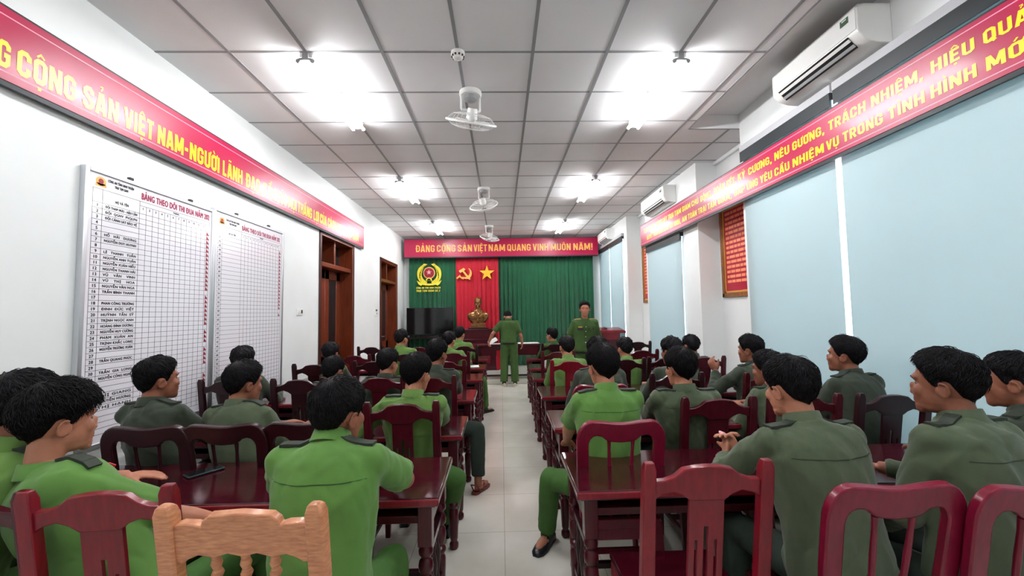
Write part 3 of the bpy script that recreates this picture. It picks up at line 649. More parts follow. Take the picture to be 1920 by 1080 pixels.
# framed red texts in the recesses of the window wall
def framed_text(label, y0, y1):
    z0, z1 = 1.70, 2.96; x = RW; t = thing('framed_text', label, 'framed text', (x, y1, z0), 0, 'framed red texts'); off = V3(x, y1, z0); w = .062
    MB().span((x-.012, y0+.03, z0+.03), (x-.002, y1-.03, z1-.03)).build('poster', 'poster', t, off=off, smooth=False)
    f = MB()
    f.span((x-.035, y0, z0), (x, y0+w, z1)).span((x-.035, y1-w, z0), (x, y1, z1)).span((x-.035, y0, z0), (x, y1, z0+w)).span((x-.035, y0, z1-w), (x, y1, z1)); f.build('frame', 'frame', t, off=off, bevel=.008)
    g = MB(); q = w+.002
    for a in ((y0+w, y0+q+.02, z0+w, z1-w), (y1-q-.02, y1-w, z0+w, z1-w), (y0+w, y1-w, z0+w, z0+q+.02), (y0+w, y1-w, z1-q-.02, z1-w)): g.span((x-.022, a[0], a[2]), (x-.011, a[1], a[3]))
    g.build('gilt_strip', 'gilt', t, off=off)
    # the printing is too small to read: words of the photograph's line pattern
    m = MB(); L = y1-y0-2*w-.10; rg = np.random.default_rng(int(y0*10))
    for k in range(15):
        z = z1-.15-k*.0655; y = y1-w-.05; end = y0+w+.05+(L*.35 if k == 14 else L*.08*(k % 3))
        while y > end:
            l = rg.uniform(.05, .13); l = min(l, y-end)
            m.span((x-.0128, y-l, z), (x-.0118, y, z+.036)); y -= l+.014
    m.span((x-.0128, y0+w+.10, z1-.15-15.8*.0655), (x-.0118, y0+w+.42, z1-.15-15.6*.0655))
    m.build('lettering', 'posterink', t, off=off, smooth=False)
framed_text('framed red text with orange lettering in the recess beside the wide blind', 4.66, 5.60)
framed_text('framed red text seen edge-on in the recess below the far end of the banner', 7.84, 8.78)

def switch(label, y, z, w):
    t = thing('wall_switch', label, 'switch', (LW, y, z)); m = MB().box((.006, 0, 0), (.012, w, .085)); m.build('plate', 'white', t, bevel=.003)
    for k in range(3): MB().box((.014, -w*.3+k*w*.3, .005), (.006, w*.2, .045)).build('rocker', 'white' if k < 2 else 'black', t, bevel=.002)
switch('white switch plate on the wall between the boards and the first door', 5.53, 1.60, .15)
t = thing('wall_control', 'small wall control with dark display between the two doors', 'wall control', (LW, 8.86, 1.60))
MB().box((.008, 0, 0), (.016, .13, .16)).build('plate', 'white', t, bevel=.003); MB().box((.017, .0, .04), (.004, .09, .035)).build('display', 'black', t); MB().box((.017, .03, -.03), (.004, .05, .03)).build('button', 'grey', t)

# ------------------------------------------------------------------ the stage end
def curtain(label, x0, x1, y, zt, zb, m_, amp, wl, seed):
    rg = np.random.default_rng(seed); n = int((x1-x0)/.0085); xs = np.linspace(x0, x1, n)
    ph = np.cumsum(rg.normal(1, .32, n))*2*PI*(x1-x0)/n/wl; A = 1.6*amp*(.7+.3*np.sin(xs*3.1+seed))
    mb = MB(); rows = 9; vs = []
    for k in range(rows+1):
        f = k/rows; z = zt+(zb-zt)*f; w = .35+.65*min(1, f*2.2)
        yy = y-(A*w)*(np.sin(ph)+.35*np.sin(2.3*ph+f*1.5+seed)); vs.append(np.stack([xs+.01*np.sin(f*4+xs*6)*f, yy, np.full(n, z)], 1))
    v = np.concatenate(vs); fs = [(k*n+j, k*n+j+1, (k+1)*n+j+1, (k+1)*n+j) for k in range(rows) for j in range(n-1)]
    mb.add(v, fs); o = mb.build('curtain', m_, smooth=True, angle=180)
    s = o.modifiers.new('thick', 'SOLIDIFY'); s.thickness = .004
    return tag(o, label, 'curtain', 'stage curtains')
curtain('green stage curtain on the left, carrying the yellow wreath emblem', -2.50, -1.17, 11.26, 3.10, .11, 'green_cur', .022, .13, 1)
curtain('wide green stage curtain behind the two standing officers', -.12, 2.56, 11.26, 3.10, .11, 'green_cur', .030, .12, 2)
curtain('red middle curtain behind the bronze bust', -1.22, -.06, 11.20, 3.10, .11, 'red_cur', .018, .12, 3)
m = MB().tube([V3(-2.6, 11.22, 3.11), V3(2.66, 11.22, 3.11)], .016, 10)
for x in (-2.55, 0, 2.6): m.span((x-.01, 11.22, 3.09), (x+.01, 11.45, 3.13)).span((x-.01, 11.03, 3.09), (x+.01, 11.24, 3.12))
tag(m.build('curtain_rail', 'alu'), 'metal curtain rail hidden behind the crimson front banner', 'curtain rail')

def front_pt(px, py, Y=11.1): return at(px, py, Y)
t = thing('wreath_emblem', 'yellow wreath emblem with red star shield on the left green curtain', 'emblem', (0, 0, 0))
c = front_pt(805, 513, 11.225); t.location = tuple(c); emblem_parts(t, .72, V3(0, 0, 0), X, -Yv)
t = thing('curtain_lettering', 'two short lines of yellow lettering below the wreath emblem', 'lettering', (0, 0, 0))
c = front_pt(780.5, 541.5, 11.19); t.location = tuple(c); m = MB()
gothic_into(m, 'CÔNG AN TỈNH NINH THUẬN', V3(0, 0, 0), X, Z, -Yv, .655, .045); gothic_into(m, 'TRẠI TẠM GIAM SỐ 2', V3(0, 0, -.085), X, Z, -Yv, .645, .052); m.build('letters', 'paleyellow', t, smooth=False)
# hammer and sickle, star
c = front_pt(873, 513, 11.15); t = thing('hammer_and_sickle', 'golden hammer and sickle on the red curtain, left of the star', 'emblem', tuple(c))
m = MB(); S = .26; pl = []
K = [((.30, .62), (.30, .62))]
outer = []; inner = []
for k in range(15):
    q = math.radians(62-k*15.0); outer.append((.10+.56*math.cos(q), .02+.60*math.sin(q)))
for k in range(15):
    q = math.radians(64-k*14.2); r = .56-.20*math.sin(PI*min(1, (k+.6)/15.0)); inner.append((.06+r*math.cos(q)*.98, .05+r*math.sin(q)*.98))
for k in range(14):
    m.prism([(p[0]*S, p[1]*S) for p in (inner[k], inner[k+1], outer[k+1], outer[k])], .03, V3(0, 0, 0), X, Z)
hd = [inner[14], (-.62, -.30), (-.74, -.22), (-1.02, -.46), (-.94, -.60), (-.70, -.42), outer[14]]
m.prism([(p[0]*S, p[1]*S) for p in [(-.42, -.36), (-.60, -.14), (-.98, -.46), (-.88, -.58), (-.62, -.36), (-.40, -.56)]][::-1], .03, V3(0, 0, 0), X, Z)
m.prism([(p[0]*S, p[1]*S) for p in [(-.42, -.36), (-.40, -.56), (-.2, -.62), (-.16, -.45)]], .03, V3(0, 0, 0), X, Z)
m.build('sickle', 'gold', t, smooth=False)
m = MB(); d = unit(V3(.62, 0, -.78)); w = V3(-d[2], 0, d[0])
q = lambda a, b: (a*d[0]*S+b*w[0]*S, a*d[2]*S+b*w[2]*S)
m.prism([q(-.42, -.09), q(.86, -.09), q(.86, .09), q(-.42, .09)], .035, V3(-.02, -.005, .01), X, Z); m.prism([q(-.58, -.34), q(-.30, -.34), q(-.24, .30), q(-.50, .26)], .037, V3(-.02, -.006, .01), X, Z)
m.build('hammer', 'gold', t, smooth=False)
c = front_pt(913, 512, 11.15); t = tag(MB().prism([(p[0], p[1]) for p in star_poly(.212, .39)][::-1], .03, V3(0, 0, 0), X, Z).build('star', 'goldstar', loc=tuple(c), smooth=False), 'golden five-pointed star on the red curtain', 'emblem')

# television on a low stand
t = thing('television', 'large black flat television in front of the left green curtain', 'television', (-1.885, 10.95, .98))
MB().box((0, .02, .365), (1.24, .05, .73)).build('casing', 'black', t, bevel=.006); MB().box((0, -.007, .37), (1.21, .004, .69)).build('screen', 'screen', t, smooth=False)
MB().box((0, .03, -.03), (.5, .2, .02)).box((0, .03, -.005), (.12, .04, .08)).build('foot', 'black', t, bevel=.004)
t = thing('television_stand', 'dark low stand carrying the large television', 'stand', (-1.885, 10.93, .10))
MB().box((0, 0, .82), (1.3, .42, .03)).build('top', 'mah_dark', t, bevel=.004)
for sx in (-1, 1):
    for sy in (-1, 1): MB().box((sx*.6, sy*.17, .40), (.05, .05, .81)).build('leg', 'mah_dark', t, bevel=.004)
MB().box((0, 0, .3), (1.2, .36, .02)).build('shelf', 'mah_dark', t, bevel=.004)

# pedestal and bust
PX, PY = -.60, 10.65
t = thing('pedestal', 'maroon stepped wooden pedestal under the bronze bust', 'pedestal', (PX, PY, .10))
m = MB(); m.box((0, 0, .04), (1.06, .46, .08)).box((0, 0, .40), (.92, .38, .72)).box((0, 0, .77), (1.0, .44, .03)); m.build('cabinet', 'mah', t, bevel=.006)
m = MB(); m.box((0, .02, .90), (.90, .36, .24)).box((0, .02, 1.02), (.98, .42, .03)); m.build('upper_step', 'mah', t, bevel=.006)
m = MB(); m.box((0, .02, 1.05), (.50, .30, .04)); m.build('plinth', 'mah_dark', t, bevel=.006)
MB().box((0, -.195, .42), (.62, .012, .5)).build('panel', 'mah_mag', t, bevel=.008)
t = thing('bust', 'bronze head-and-shoulders bust of a man on the maroon pedestal', 'bust', (PX, PY+.02, 1.17))
MB().box((0, 0, .05), (.36, .22, .10)).box((0, 0, .11), (.26, .18, .03)).build('base', 'bronze', t, bevel=.006)
m = MB(); qa = np.arange(20)*2*PI/20
m.loft([np.stack([np.sign(np.cos(qa))*np.abs(np.cos(qa))**.8*a, np.sign(np.sin(qa))*np.abs(np.sin(qa))**.8*b, np.full(20, z)], 1) for z, a, b in ((.12, .17, .10), (.18, .23, .12), (.26, .275, .13), (.33, .285, .125), (.375, .255, .11), (.41, .16, .09), (.45, .085, .078))])
m.tube([V3(0, .01, .38), V3(0, -.01, .54)], [.085, .07], 12); m.tube([V3(0, -.125, .14), V3(0, -.13, .28), V3(0, -.10, .40)], .010, 8)
for s in (-1, 1): m.tube([V3(0, -.125, .30), V3(s*.06, -.115, .37), V3(s*.085, -.04, .45)], [.014, .022, .018], 8); m.box((s*.12, -.125, .29), (.09, .02, .05))
m.ell((0, -.02, .645), (.082, .10, .115)).ell((0, -.045, .58), (.062, .075, .08)).ell((0, -.135, .62), (.017, .024, .032)).ell((0, -.112, .535), (.028, .025, .045)).ell((0, -.118, .575), (.035, .018, .010))
for s in (-1, 1): m.ell((s*.085, 0, .62), (.014, .03, .04)); m.ell((s*.034, -.108, .662), (.028, .016, .010)); m.ell((s*.045, -.09, .60), (.028, .022, .03))
m.tube([V3(-.07, -.08, .40), V3(0, -.12, .33), V3(.07, -.08, .40)], .022, 8)
link('head_and_shoulders', remesh(m, .009, 2), t).data.materials.append(MT['bronze'])
m = MB(); m.ell((0, .0, .69), (.092, .11, .10)); m.build('hair', 'bronze', t)

# lectern at the right
t = thing('lectern', 'maroon wooden lectern by the right wall behind the officer', 'lectern', (2.46, 9.35, .10))
MB().box((0, 0, .03), (.50, .42, .06)).box((0, 0, .50), (.40, .34, .90)).build('body', 'mah_red', t, bevel=.006)
MB().box((0, 0, .97), (.62, .50, .05)).build('top', 'mah_red', t, bevel=.008); MB().box((0, -.01, 1.02), (.56, .44, .03), rotx(.12)).build('reading_board', 'mah_red', t, bevel=.006)
MB().lathe([(.01, 0), (.07, 0), (.06, .03), (.02, .05), (.005, .05)], (-.12, -.05, 1.03), 12).build('finial', 'mah', t)
MB().box((0, -.172, .5), (.28, .01, .6)).build('panel', 'mah', t, bevel=.006)

# ------------------------------------------------------------------ desks
def desk(label, x0, x1, y0, y1, group, h=.75):
    L, D = x1-x0, y1-y0; t = thing('desk', label, 'desk', ((x0+x1)/2, (y0+y1)/2, 0), 0, group)
    m = MB().box((0, 0, h-.018), (L, D, .036)).box((0, 0, h-.042), (L-.03, D-.03, .014)); m.build('tabletop', 'mah_top', t, bevel=.009)
    MB().box((0, -D/2-.004, h-.018), (L+.004, .012, .030)).build('lit_edge_molding', 'mah_red', t, bevel=.005)  # front edge redder than the top: lamplight put into its colour
    xa, ya, w = L/2-.065, D/2-.055, .062
    prof = [(.024, .0), (.030, .012), (.030, .035), (.020, .05), (.026, .07), (.031, .20), (.031, .24), (.022, .26), (.033, .275), (.033, .29), (.020, .305), (.030, .33), (.034, .36), (.030, .39),
            (.019, .405), (.032, .42), (.034, .44), (.030, .46), (.018, .475), (.031, .49), (.033, .505), (.028, .52), (.022, .535)]
    for sx in (-1, 1):
        for sy in (-1, 1):
            g = MB().lathe(prof, (sx*xa, sy*ya, 0), 14); g.box((sx*xa, sy*ya, .63), (w, w, .20)); g.build('leg', 'mah', t, bevel=.004)
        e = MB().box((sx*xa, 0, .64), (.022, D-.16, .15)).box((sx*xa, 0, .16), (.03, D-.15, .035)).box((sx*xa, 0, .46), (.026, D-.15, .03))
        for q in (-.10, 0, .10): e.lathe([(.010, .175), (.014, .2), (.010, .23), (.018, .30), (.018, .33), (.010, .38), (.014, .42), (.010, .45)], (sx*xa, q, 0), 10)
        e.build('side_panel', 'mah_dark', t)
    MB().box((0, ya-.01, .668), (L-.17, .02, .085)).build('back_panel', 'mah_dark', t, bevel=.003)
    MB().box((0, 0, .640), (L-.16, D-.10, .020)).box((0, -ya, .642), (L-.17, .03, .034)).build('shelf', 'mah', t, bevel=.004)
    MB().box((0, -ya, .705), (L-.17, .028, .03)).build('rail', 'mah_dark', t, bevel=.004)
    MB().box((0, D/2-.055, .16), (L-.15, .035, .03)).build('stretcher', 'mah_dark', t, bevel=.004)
    return t
ROWN = ['first', 'second', 'third', 'fourth', 'fifth', 'sixth']
YR = [(1.86, 2.38), (2.86, 3.38), (3.92, 4.45), (4.95, 5.43), (5.86, 6.34), (7.05, 7.55)]
YL = [(1.84, 2.36), (2.76, 3.26), (3.84, 4.36), (4.98, 5.48), (5.98, 6.46), (7.10, 7.60)]
RX = [(.325, 2.50), (.355, 2.55), (.375, 2.60), (.372, 2.60), (.40, 2.60), (.42, 2.62)]
LX = [(-2.45, -.285), (-2.45, -.27), (-2.52, -.262), (-2.52, -.24), (-2.52, -.24), (-2.5, -.24)]
for k in range(6):
    desk('long mahogany desk on the window side, %s from the camera' % ROWN[k], *RX[k], *YR[k], 'desks on the window side')
    desk('long mahogany desk on the notice-board side, %s from the camera' % ROWN[k], *LX[k], *YL[k], 'desks on the notice-board side')
t = thing('desk', 'front desk with white papers on the platform, behind the bowing officer', 'desk', (.16, 9.36, .10))
MB().box((0, 0, .725), (1.42, .5, .035)).build('tabletop', 'mah', t, bevel=.006)
for sx in (-1, 1):
    for sy in (-1, 1): MB().box((sx*.66, sy*.2, .355), (.055, .055, .71)).build('leg', 'mah_dark', t, bevel=.004)
MB().box((0, -.2, .60), (1.27, .02, .21)).build('modesty_panel', 'mah', t, bevel=.004); MB().box((0, -.19, .06), (1.27, .03, .04)).build('stretcher', 'mah_dark', t, bevel=.004)
MB().box((-.18, -.212, .40), (.20, .006, .42)).build('cloth_drop', 'red_cur', t)
def sheet(label, x, y, z, w, d, rz, h=.006, m_='paper'):
    o = MB().box((0, 0, h/2), (w, d, h)).build('paper_stack' if h > .004 else 'paper_sheet', m_, loc=(x, y, z), bevel=.001); o.rotation_euler = (0, 0, rz)
    return tag(o, label, 'paper')
sheet('white papers on the front desk right of the bowing officer', .58, 9.30, .8435, .50, .30, .05, .012)
sheet('white paper on the front desk left of the bowing officer', -.12, 9.27, .8435, .22, .16, -.1, .008)

# ------------------------------------------------------------------ chairs (local frame: sitter faces +Y, back at -Y)
def chair_slat(label, m_, loc, rz=0, group='slotted-splat chairs'):
    """square posts, ogee crest rail, wide slotted splat"""
    t = thing('wooden_chair', label, 'chair', loc, rz, group); tilt = .085
    yb = lambda z: -.20-max(0, z-.44)*tilt/.58*1.0
    for s in (-1, 1):
        x = s*.205; rings = []
        for z, w in ((0, .036), (.25, .042), (.44, .046), (.75, .046), (1.0, .044), (1.028, .030)):
            y = yb(z)-(.0 if z > .3 else (.3-z)*.12); rings.append([V3(x-w/2, y-w*.42, z), V3(x+w/2, y-w*.42, z), V3(x+w/2, y+w*.42, z), V3(x-w/2, y+w*.42, z)])
        MB().loft(rings).build('back_post', m_, t, bevel=.004)
        MB().loft([[V3(x-w, .18-w, z), V3(x+w, .18-w, z), V3(x+w, .18+w, z), V3(x-w, .18+w, z)] for z, w in ((0, .016), (.2, .019), (.42, .021))]).build('leg', m_, t, bevel=.004)
    v = unit(V3(0, -tilt/.58, 1)); u = X; o = V3(0, yb(.9)-.010, .9)
    top = [(-.185, .06), (-.15, .062), (-.115, .075), (-.085, .100), (-.04, .108), (0, .110), (.04, .108), (.085, .100), (.115, .075), (.15, .062), (.185, .06)]
    bot = [(.185, -.005), (.16, .012), (.12, .022), (.085, .008), (.06, -.012), (-.06, -.012), (-.085, .008), (-.12, .022), (-.16, .012), (-.185, -.005)]
    MB().prism((top+bot)[::-1], -.026, o+V3(0, 0, 0), u, v).build('crest_rail', m_, t, bevel=.004)
    sp = [(-.062, 0), (-.062, -.37), (-.040, -.37), (-.040, -.16), (-.030, -.16), (-.030, -.37), (-.008, -.37), (-.008, -.11), (.008, -.11), (.008, -.37), (.030, -.37), (.030, -.16), (.040, -.16), (.040, -.37), (.062, -.37), (.062, 0)]
    MB().prism(sp, -.014, o+V3(0, .006, 0), u, v).build('splat', m_, t, bevel=.0015)
    MB().box((0, yb(.53), .525), (.37, .026, .045)).build('back_rail', m_, t, bevel=.004)
    chair_base(t, m_); return t
def chair_base(t, m_, w=.43):
    MB().loft([[V3(-w/2, -.20, z), V3(w/2, -.20, z), V3(w/2+.015, .21, z), V3(-w/2-.015, .21, z)] for z in (.425, .452)]).build('seat', 'mah_top', t, bevel=.008)
    MB().box((0, .18, .395), (w-.06, .022, .06)).box((-w/2+.025, 0, .395), (.022, .34, .06)).box((w/2-.025, 0, .395), (.022, .34, .06)).box((0, -.19, .395), (w-.06, .022, .06)).build('apron', m_, t, bevel=.003)
    MB().box((-w/2+.015, -.01, .19), (.02, .38, .03)).box((w/2-.015, -.01, .19), (.02, .38, .03)).box((0, .02, .19), (w-.04, .02, .03)).build('stretcher', m_, t, bevel=.003)
def chair_arch(label, m_, loc, rz=0, group='round-shouldered chairs', ht=1.0):
    """one inverted-U back frame with rounded shoulders and two thin turned spindles"""
    t = thing('wooden_chair', label, 'chair', loc, rz, group); tl = .10
    yb = lambda z: -.20-max(0, z-.44)*tl/.56
    v = unit(V3(0, -tl/.56, 1)); o = V3(0, yb(.44)+.015, .44); H = ht-.44
    out = [(-.205, 0), (-.225, H*.5), (-.228, H*.80)]+[(-.152-.076*math.cos(a), H*.80+.108*math.sin(a)) for a in np.linspace(.2, PI/2, 6)]+[(-.10, H-.008), (-.04, H-.016), (0, H-.018), (.04, H-.016), (.10, H-.008)]
    out += [(-p[0], p[1]) for p in out[:9]][::-1]
    inn = [(.150, 0), (.165, H*.5), (.168, H*.77)]+[(.128+.04*math.cos(a), H*.77+.05*math.sin(a)) for a in np.linspace(.2, PI/2, 4)]+[(.10, H*.85), (.075, H*.81), (.05, H*.797), (0, H*.79), (-.05, H*.797), (-.075, H*.81), (-.10, H*.85)]
    inn += [(-p[0], p[1]) for p in inn[:7]][::-1]
    MB().prism((out+inn)[::-1], -.032, o, X, v).build('back_frame', m_, t, bevel=.006)
    for s in (-1, 1):
        p = lambda a, h: o+X*a+v*h+V3(0, .016, 0)
        b, e = p(s*.045, .0), p(s*.062, H*.805); hs = [0, .1, .3, .42, .46, .48, .50, .54, .7, .9, 1]; rs = [.012, .009, .010, .009, .014, .008, .014, .009, .010, .008, .010]
        MB().tube([b+(e-b)*q for q in hs], rs, 10).build('spindle', m_, t)
        MB().loft([[V3(s*.19-.022, -.2-(.44-z)*.10-.02, z), V3(s*.19+.022, -.2-(.44-z)*.10-.02, z), V3(s*.19+.022, -.2-(.44-z)*.10+.02, z), V3(s*.19-.022, -.2-(.44-z)*.10+.02, z)] for z in (0, .46)]).build('leg', m_, t, bevel=.004)
        MB().lathe([(.014, 0), (.020, .02), (.016, .10), (.019, .2), (.021, .36), (.021, .42)], (s*.19, .18, 0), 12).build('leg', m_, t)
    MB().box((0, -.205, .455), (.40, .035, .05)).build('back_rail', m_, t, bevel=.004)
    chair_base(t, m_); return t
def chair_spindle(label, m_, loc, rz=0):
    """worn chair: square posts, bracket crest, three turned spindles"""
    t = thing('wooden_chair', label, 'chair', loc, rz); tilt = .09
    yb = lambda z: -.20-max(0, z-.44)*tilt/.58
    for s in (-1, 1):
        x = s*.205; rings = []
        for z, w in ((0, .036), (.25, .042), (.44, .048), (.9, .050), (1.015, .050), (1.035, .040), (1.045, .022)):
            y = yb(z)-(0 if z > .3 else (.3-z)*.12); rings.append([V3(x-w/2, y-w*.42, z), V3(x+w/2, y-w*.42, z), V3(x+w/2, y+w*.42, z), V3(x-w/2, y+w*.42, z)])
        MB().loft(rings).build('back_post', m_, t, bevel=.006)
        MB().lathe([(.014, 0), (.020, .03), (.016, .10), (.021, .25), (.021, .42)], (x, .18, 0), 12).build('leg', m_, t)
    v = unit(V3(0, -tilt/.58, 1)); o = V3(0, yb(.9)-.012, .9)
    top = [(-.185, .085), (-.165, .092), (-.125, .090), (-.108, .084), (-.104, .098), (-.085, .114), (0, .120), (.085, .114), (.104, .098), (.108, .084), (.125, .090), (.165, .092), (.185, .085)]
    bot = [(.185, -.02), (.165, -.024), (.15, -.012), (.12, .0), (.08, -.008), (.04, .004), (0, -.006), (-.04, .004), (-.08, -.008), (-.12, .0), (-.15, -.012), (-.165, -.024), (-.185, -.02)]
    MB().prism((top+bot)[::-1], -.028, o, X, v).build('crest_rail', m_, t, bevel=.004)
    for s in (-1, 0, 1):
        b, e = o+X*(s*.075)+v*-.37+V3(0, .014, 0), o+X*(s*.082)+V3(0, .014, 0)
        hs = [0, .06, .10, .14, .2, .35, .5, .62, .72, .80, .84, .88, .92, .96, 1]; rs = [.012, .012, .017, .010, .013, .018, .020, .017, .012, .010, .016, .010, .015, .011, .012]
        MB().tube([b+(e-b)*q for q in hs], rs, 12).build('spindle', m_, t)
    MB().box((0, yb(.53), .525), (.37, .028, .05)).build('back_rail', m_, t, bevel=.004)
    chair_base(t, m_); return t

_proto = {}
CH = {}
def chair(key, kind, m_, px, py, label, rz=0.0, z=1.01):
    """places a chair so that the top of its back stands where the photograph shows it"""
    p = onz(px, py, z); loc = (p[0], p[1]+.27, 0.0)
    if kind == 'spindle': o = chair_spindle(label, m_, loc, rz)
    elif (kind, m_) in _proto: o = dup(_proto[(kind, m_)], loc, rz, label)
    else:
        o = (chair_slat if kind == 'slat' else chair_arch)(label, m_, loc, rz); _proto[(kind, m_)] = o
    CH[key] = loc; return o
chair('l1c', 'spindle', 'tan', 467, 952, 'worn tan chair with turned spindles behind the man in a bright green shirt', -.03, 1.02)
chair('l1b', 'slat', 'mah_red', 182, 921, 'red slotted-splat chair behind the young man in profile, beside the tan chair', .06)
chair('l1a', 'slat', 'mah', -75, 930, 'dark slotted-splat chair cut off by the left edge of the photograph')
chair('l2a', 'arch', 'mah_dark', 270, 792, 'dark round-shouldered chair nearest the notice boards, behind the second desk')
chair('l2b', 'arch', 'mah_dark', 417, 788, 'dark round-shouldered chair behind the trainee with swept-back hair, above the phone')
chair('l2c', 'arch', 'mah_dark', 570, 783, 'empty dark round-shouldered chair partly hidden by the man in bright green')
chair('l2d', 'slat', 'mah', 754, 757, 'mahogany slotted chair of the light green trainee by the aisle, second left row')
chair('l3a', 'slat', 'mah_dark', 425, 714, 'dark slotted chair close to the seam of the two notice boards')
chair('l3b', 'slat', 'mah_dark', 560, 712, 'dark slotted chair against the white wall, right of the second notice board')
chair('l3c', 'slat', 'mah', 711, 708, 'mahogany slotted chair of the trainee with cropped hair, middle of the third left row')
chair('l3d', 'slat', 'mah', 806, 708, 'mahogany slotted chair of the trainee whose sandal shows in the aisle')
chair('l4a', 'slat', 'mah_dark', 588, 684, 'dark slotted chair in front of the first door, fourth left row')
chair('l4b', 'slat', 'mah_dark', 700, 678, 'dark empty slotted chair in the middle of the fourth left row')
chair('l4c', 'slat', 'mah', 836, 678, 'mahogany slotted chair by the aisle in the fourth left row')
chair('l5a', 'slat', 'mah', 664, 667, 'mahogany slotted chair between the two doors, fifth left row')
chair('l5b', 'slat', 'mah_dark', 762, 664, 'dark slotted chair behind the light green trainee below the far door')
chair('l5c', 'slat', 'mah', 850, 662, 'mahogany slotted chair by the aisle in the fifth left row')
chair('l6a', 'slat', 'mah_dark', 696, 651, 'empty dark slotted chair in silhouette on the white wall before the far door')
chair('l6b', 'slat', 'mah', 784, 651, 'mahogany chair top right of the light green trainee below the television')
chair('l6c', 'slat', 'mah_dark', 870, 649, 'dark slotted chair by the aisle, front left row')
chair('r1a', 'slat', 'mah_red', 1323, 870, 'empty red slotted-splat chair pushed up to the nearest desk by the aisle')
chair('r1b', 'arch', 'mah_mag', 1683, 895, 'crimson round-shouldered chair with two thin spindles, whole in the picture at the nearest row', .0)
chair('r1c', 'arch', 'mah_mag', 1962, 897, 'crimson round-shouldered chair cut off by the right edge of the photograph')
chair('r2a', 'arch', 'mah_mag', 1165, 781, 'crimson round-shouldered chair of the bright green trainee by the aisle')
chair('r2b', 'slat', 'mah', 1346, 748, 'mahogany slotted chair of the dark green trainee in the second window-side row')
chair('r2c', 'slat', 'mah', 1506, 743, 'mahogany slotted chair mostly hidden behind the trainee with clasped hands')
chair('r2d', 'slat', 'mah_dark', 1672, 740, 'dark slotted chair of the trainee in profile before the wide blind')
chair('r3a', 'arch', 'mah_mag', 1128, 716, 'crimson round-shouldered chair just beyond the bright green trainee')
chair('r3b', 'slat', 'mah_dark', 1268, 702, 'dark slotted chair of the left head before the narrow blind, third window-side row')
chair('r3c', 'slat', 'mah', 1445, 701, 'mahogany slotted chair of the trainee with a raised hand by the framed text')
chair('r4a', 'slat', 'mah_red', 1070, 677, 'red slotted chair of the light green trainee by the aisle, fourth window-side row')
chair('r4b', 'slat', 'mah_dark', 1172, 674, 'dark slotted chair of the light green trainee below the lectern')
chair('r4c', 'slat', 'mah_dark', 1250, 671, 'empty dark slotted chair beyond the left of the two dark heads')
chair('r4d', 'slat', 'mah', 1322, 670, 'mahogany slotted chair with its right half bare against the white pier')
chair('r5a', 'slat', 'mah', 1046, 660, 'mahogany chair behind the far trainee looking left, fifth window-side row')
chair('r5b', 'slat', 'mah', 1203, 657, 'empty mahogany slotted chair, nearer of two behind the light green trainee')
chair('r6a', 'slat', 'mah_dark', 1040, 645, 'dark slotted chair of the far trainee looking left')
chair('r6b', 'slat', 'mah_dark', 1196, 641, 'empty dark slotted chair, farther of two below the far blind')

# ------------------------------------------------------------------ people
def ik(S, W, L1, L2, pole):
    d = W-S; D = np.linalg.norm(d); u = d/D
    D2 = min(max(D, abs(L1-L2)+.02), (L1+L2)*.995)
    a = (L1*L1-L2*L2+D2*D2)/(2*D2); h = math.sqrt(max(0, L1*L1-a*a)); p = unit(pole-u*np.dot(pole, u))
    return S+u*a+p*h, S+u*D2
def fold(p, amp, k=1.0, seed=0):
    """soft cloth folds: a few ridged waves in random directions"""
    rg = np.random.default_rng(seed); out = np.zeros(len(p))
    for i in range(7):
        d = unit(rg.normal(size=3)*np.array([1, 1, .45])); f = rg.uniform(14, 42)*k; ph = rg.uniform(0, 6.28)
        w = np.sin(p@d*f+ph+1.3*np.sin(p@unit(rg.normal(size=3))*9+ph)); out += (1-np.abs(w))**2*rg.uniform(.4, 1)*(1 if i % 2 else -1)
    return amp*out/2.2
def displaced(me, amp, k=1.0, seed=0):
    co = get_co(me); n = np.empty(len(me.vertices)*3); me.vertices.foreach_get('normal', n); d = fold(co, amp, k, seed)
    d = np.clip(d, -.006, None)
    set_co(me, co+n.reshape(-1, 3)*d[:, None])
def hand_into(mb, W, d, nrm, side, curl=25, thumb=35, k=1.0):
    """palm, four unequal fingers and a thumb; d = finger direction, nrm = palm side normal, side = +1 when the thumb lies toward cross(d, nrm)"""
    d = unit(d); nrm = unit(nrm-d*np.dot(nrm, d)); l = np.cross(d, nrm)*side
    R = np.stack([l, d, nrm], 1)
    mb.ell(W+d*.048*k, (.040*k, .054*k, .017*k), R, 12, 8); mb.ell(W+d*.072*k, (.041*k, .026*k, .014*k), R, 12, 8)
    for q, L, c in ((.030, .072, 0), (.011, .080, 4), (-.009, .074, 7), (-.028, .058, 12)):
        p = W+d*.088*k+l*q*k; pts = [p-d*.02*k, p]; a = 0
        for s in (.45, .31, .24):
            a += math.radians(curl+c)*.75; p = p+(d*math.cos(a)+nrm*math.sin(a)+l*q*1.2*(1-a/2.5))*L*s*k; pts.append(p)
        mb.tube(pts, [.0095*k, .0098*k, .0092*k, .0084*k, .0062*k], 8)
    p = W+d*.018*k+l*.026*k; t1 = unit(d*math.cos(math.radians(thumb))+l*math.sin(math.radians(thumb))+nrm*.25)
    t2 = unit(t1+d*.5+nrm*.25)
    mb.tube([p, p+t1*.038*k, p+t1*.038*k+t2*.030*k, p+t1*.038*k+t2*.052*k], [.013*k, .0115*k, .0105*k, .007*k], 8)
HL = np.array([(0, 35), (28, 33), (48, 22), (60, 6), (70, -14), (80, -14), (88, 4), (104, 4), (116, -18), (134, -40), (180, -50)], float)
PEOPLE = []
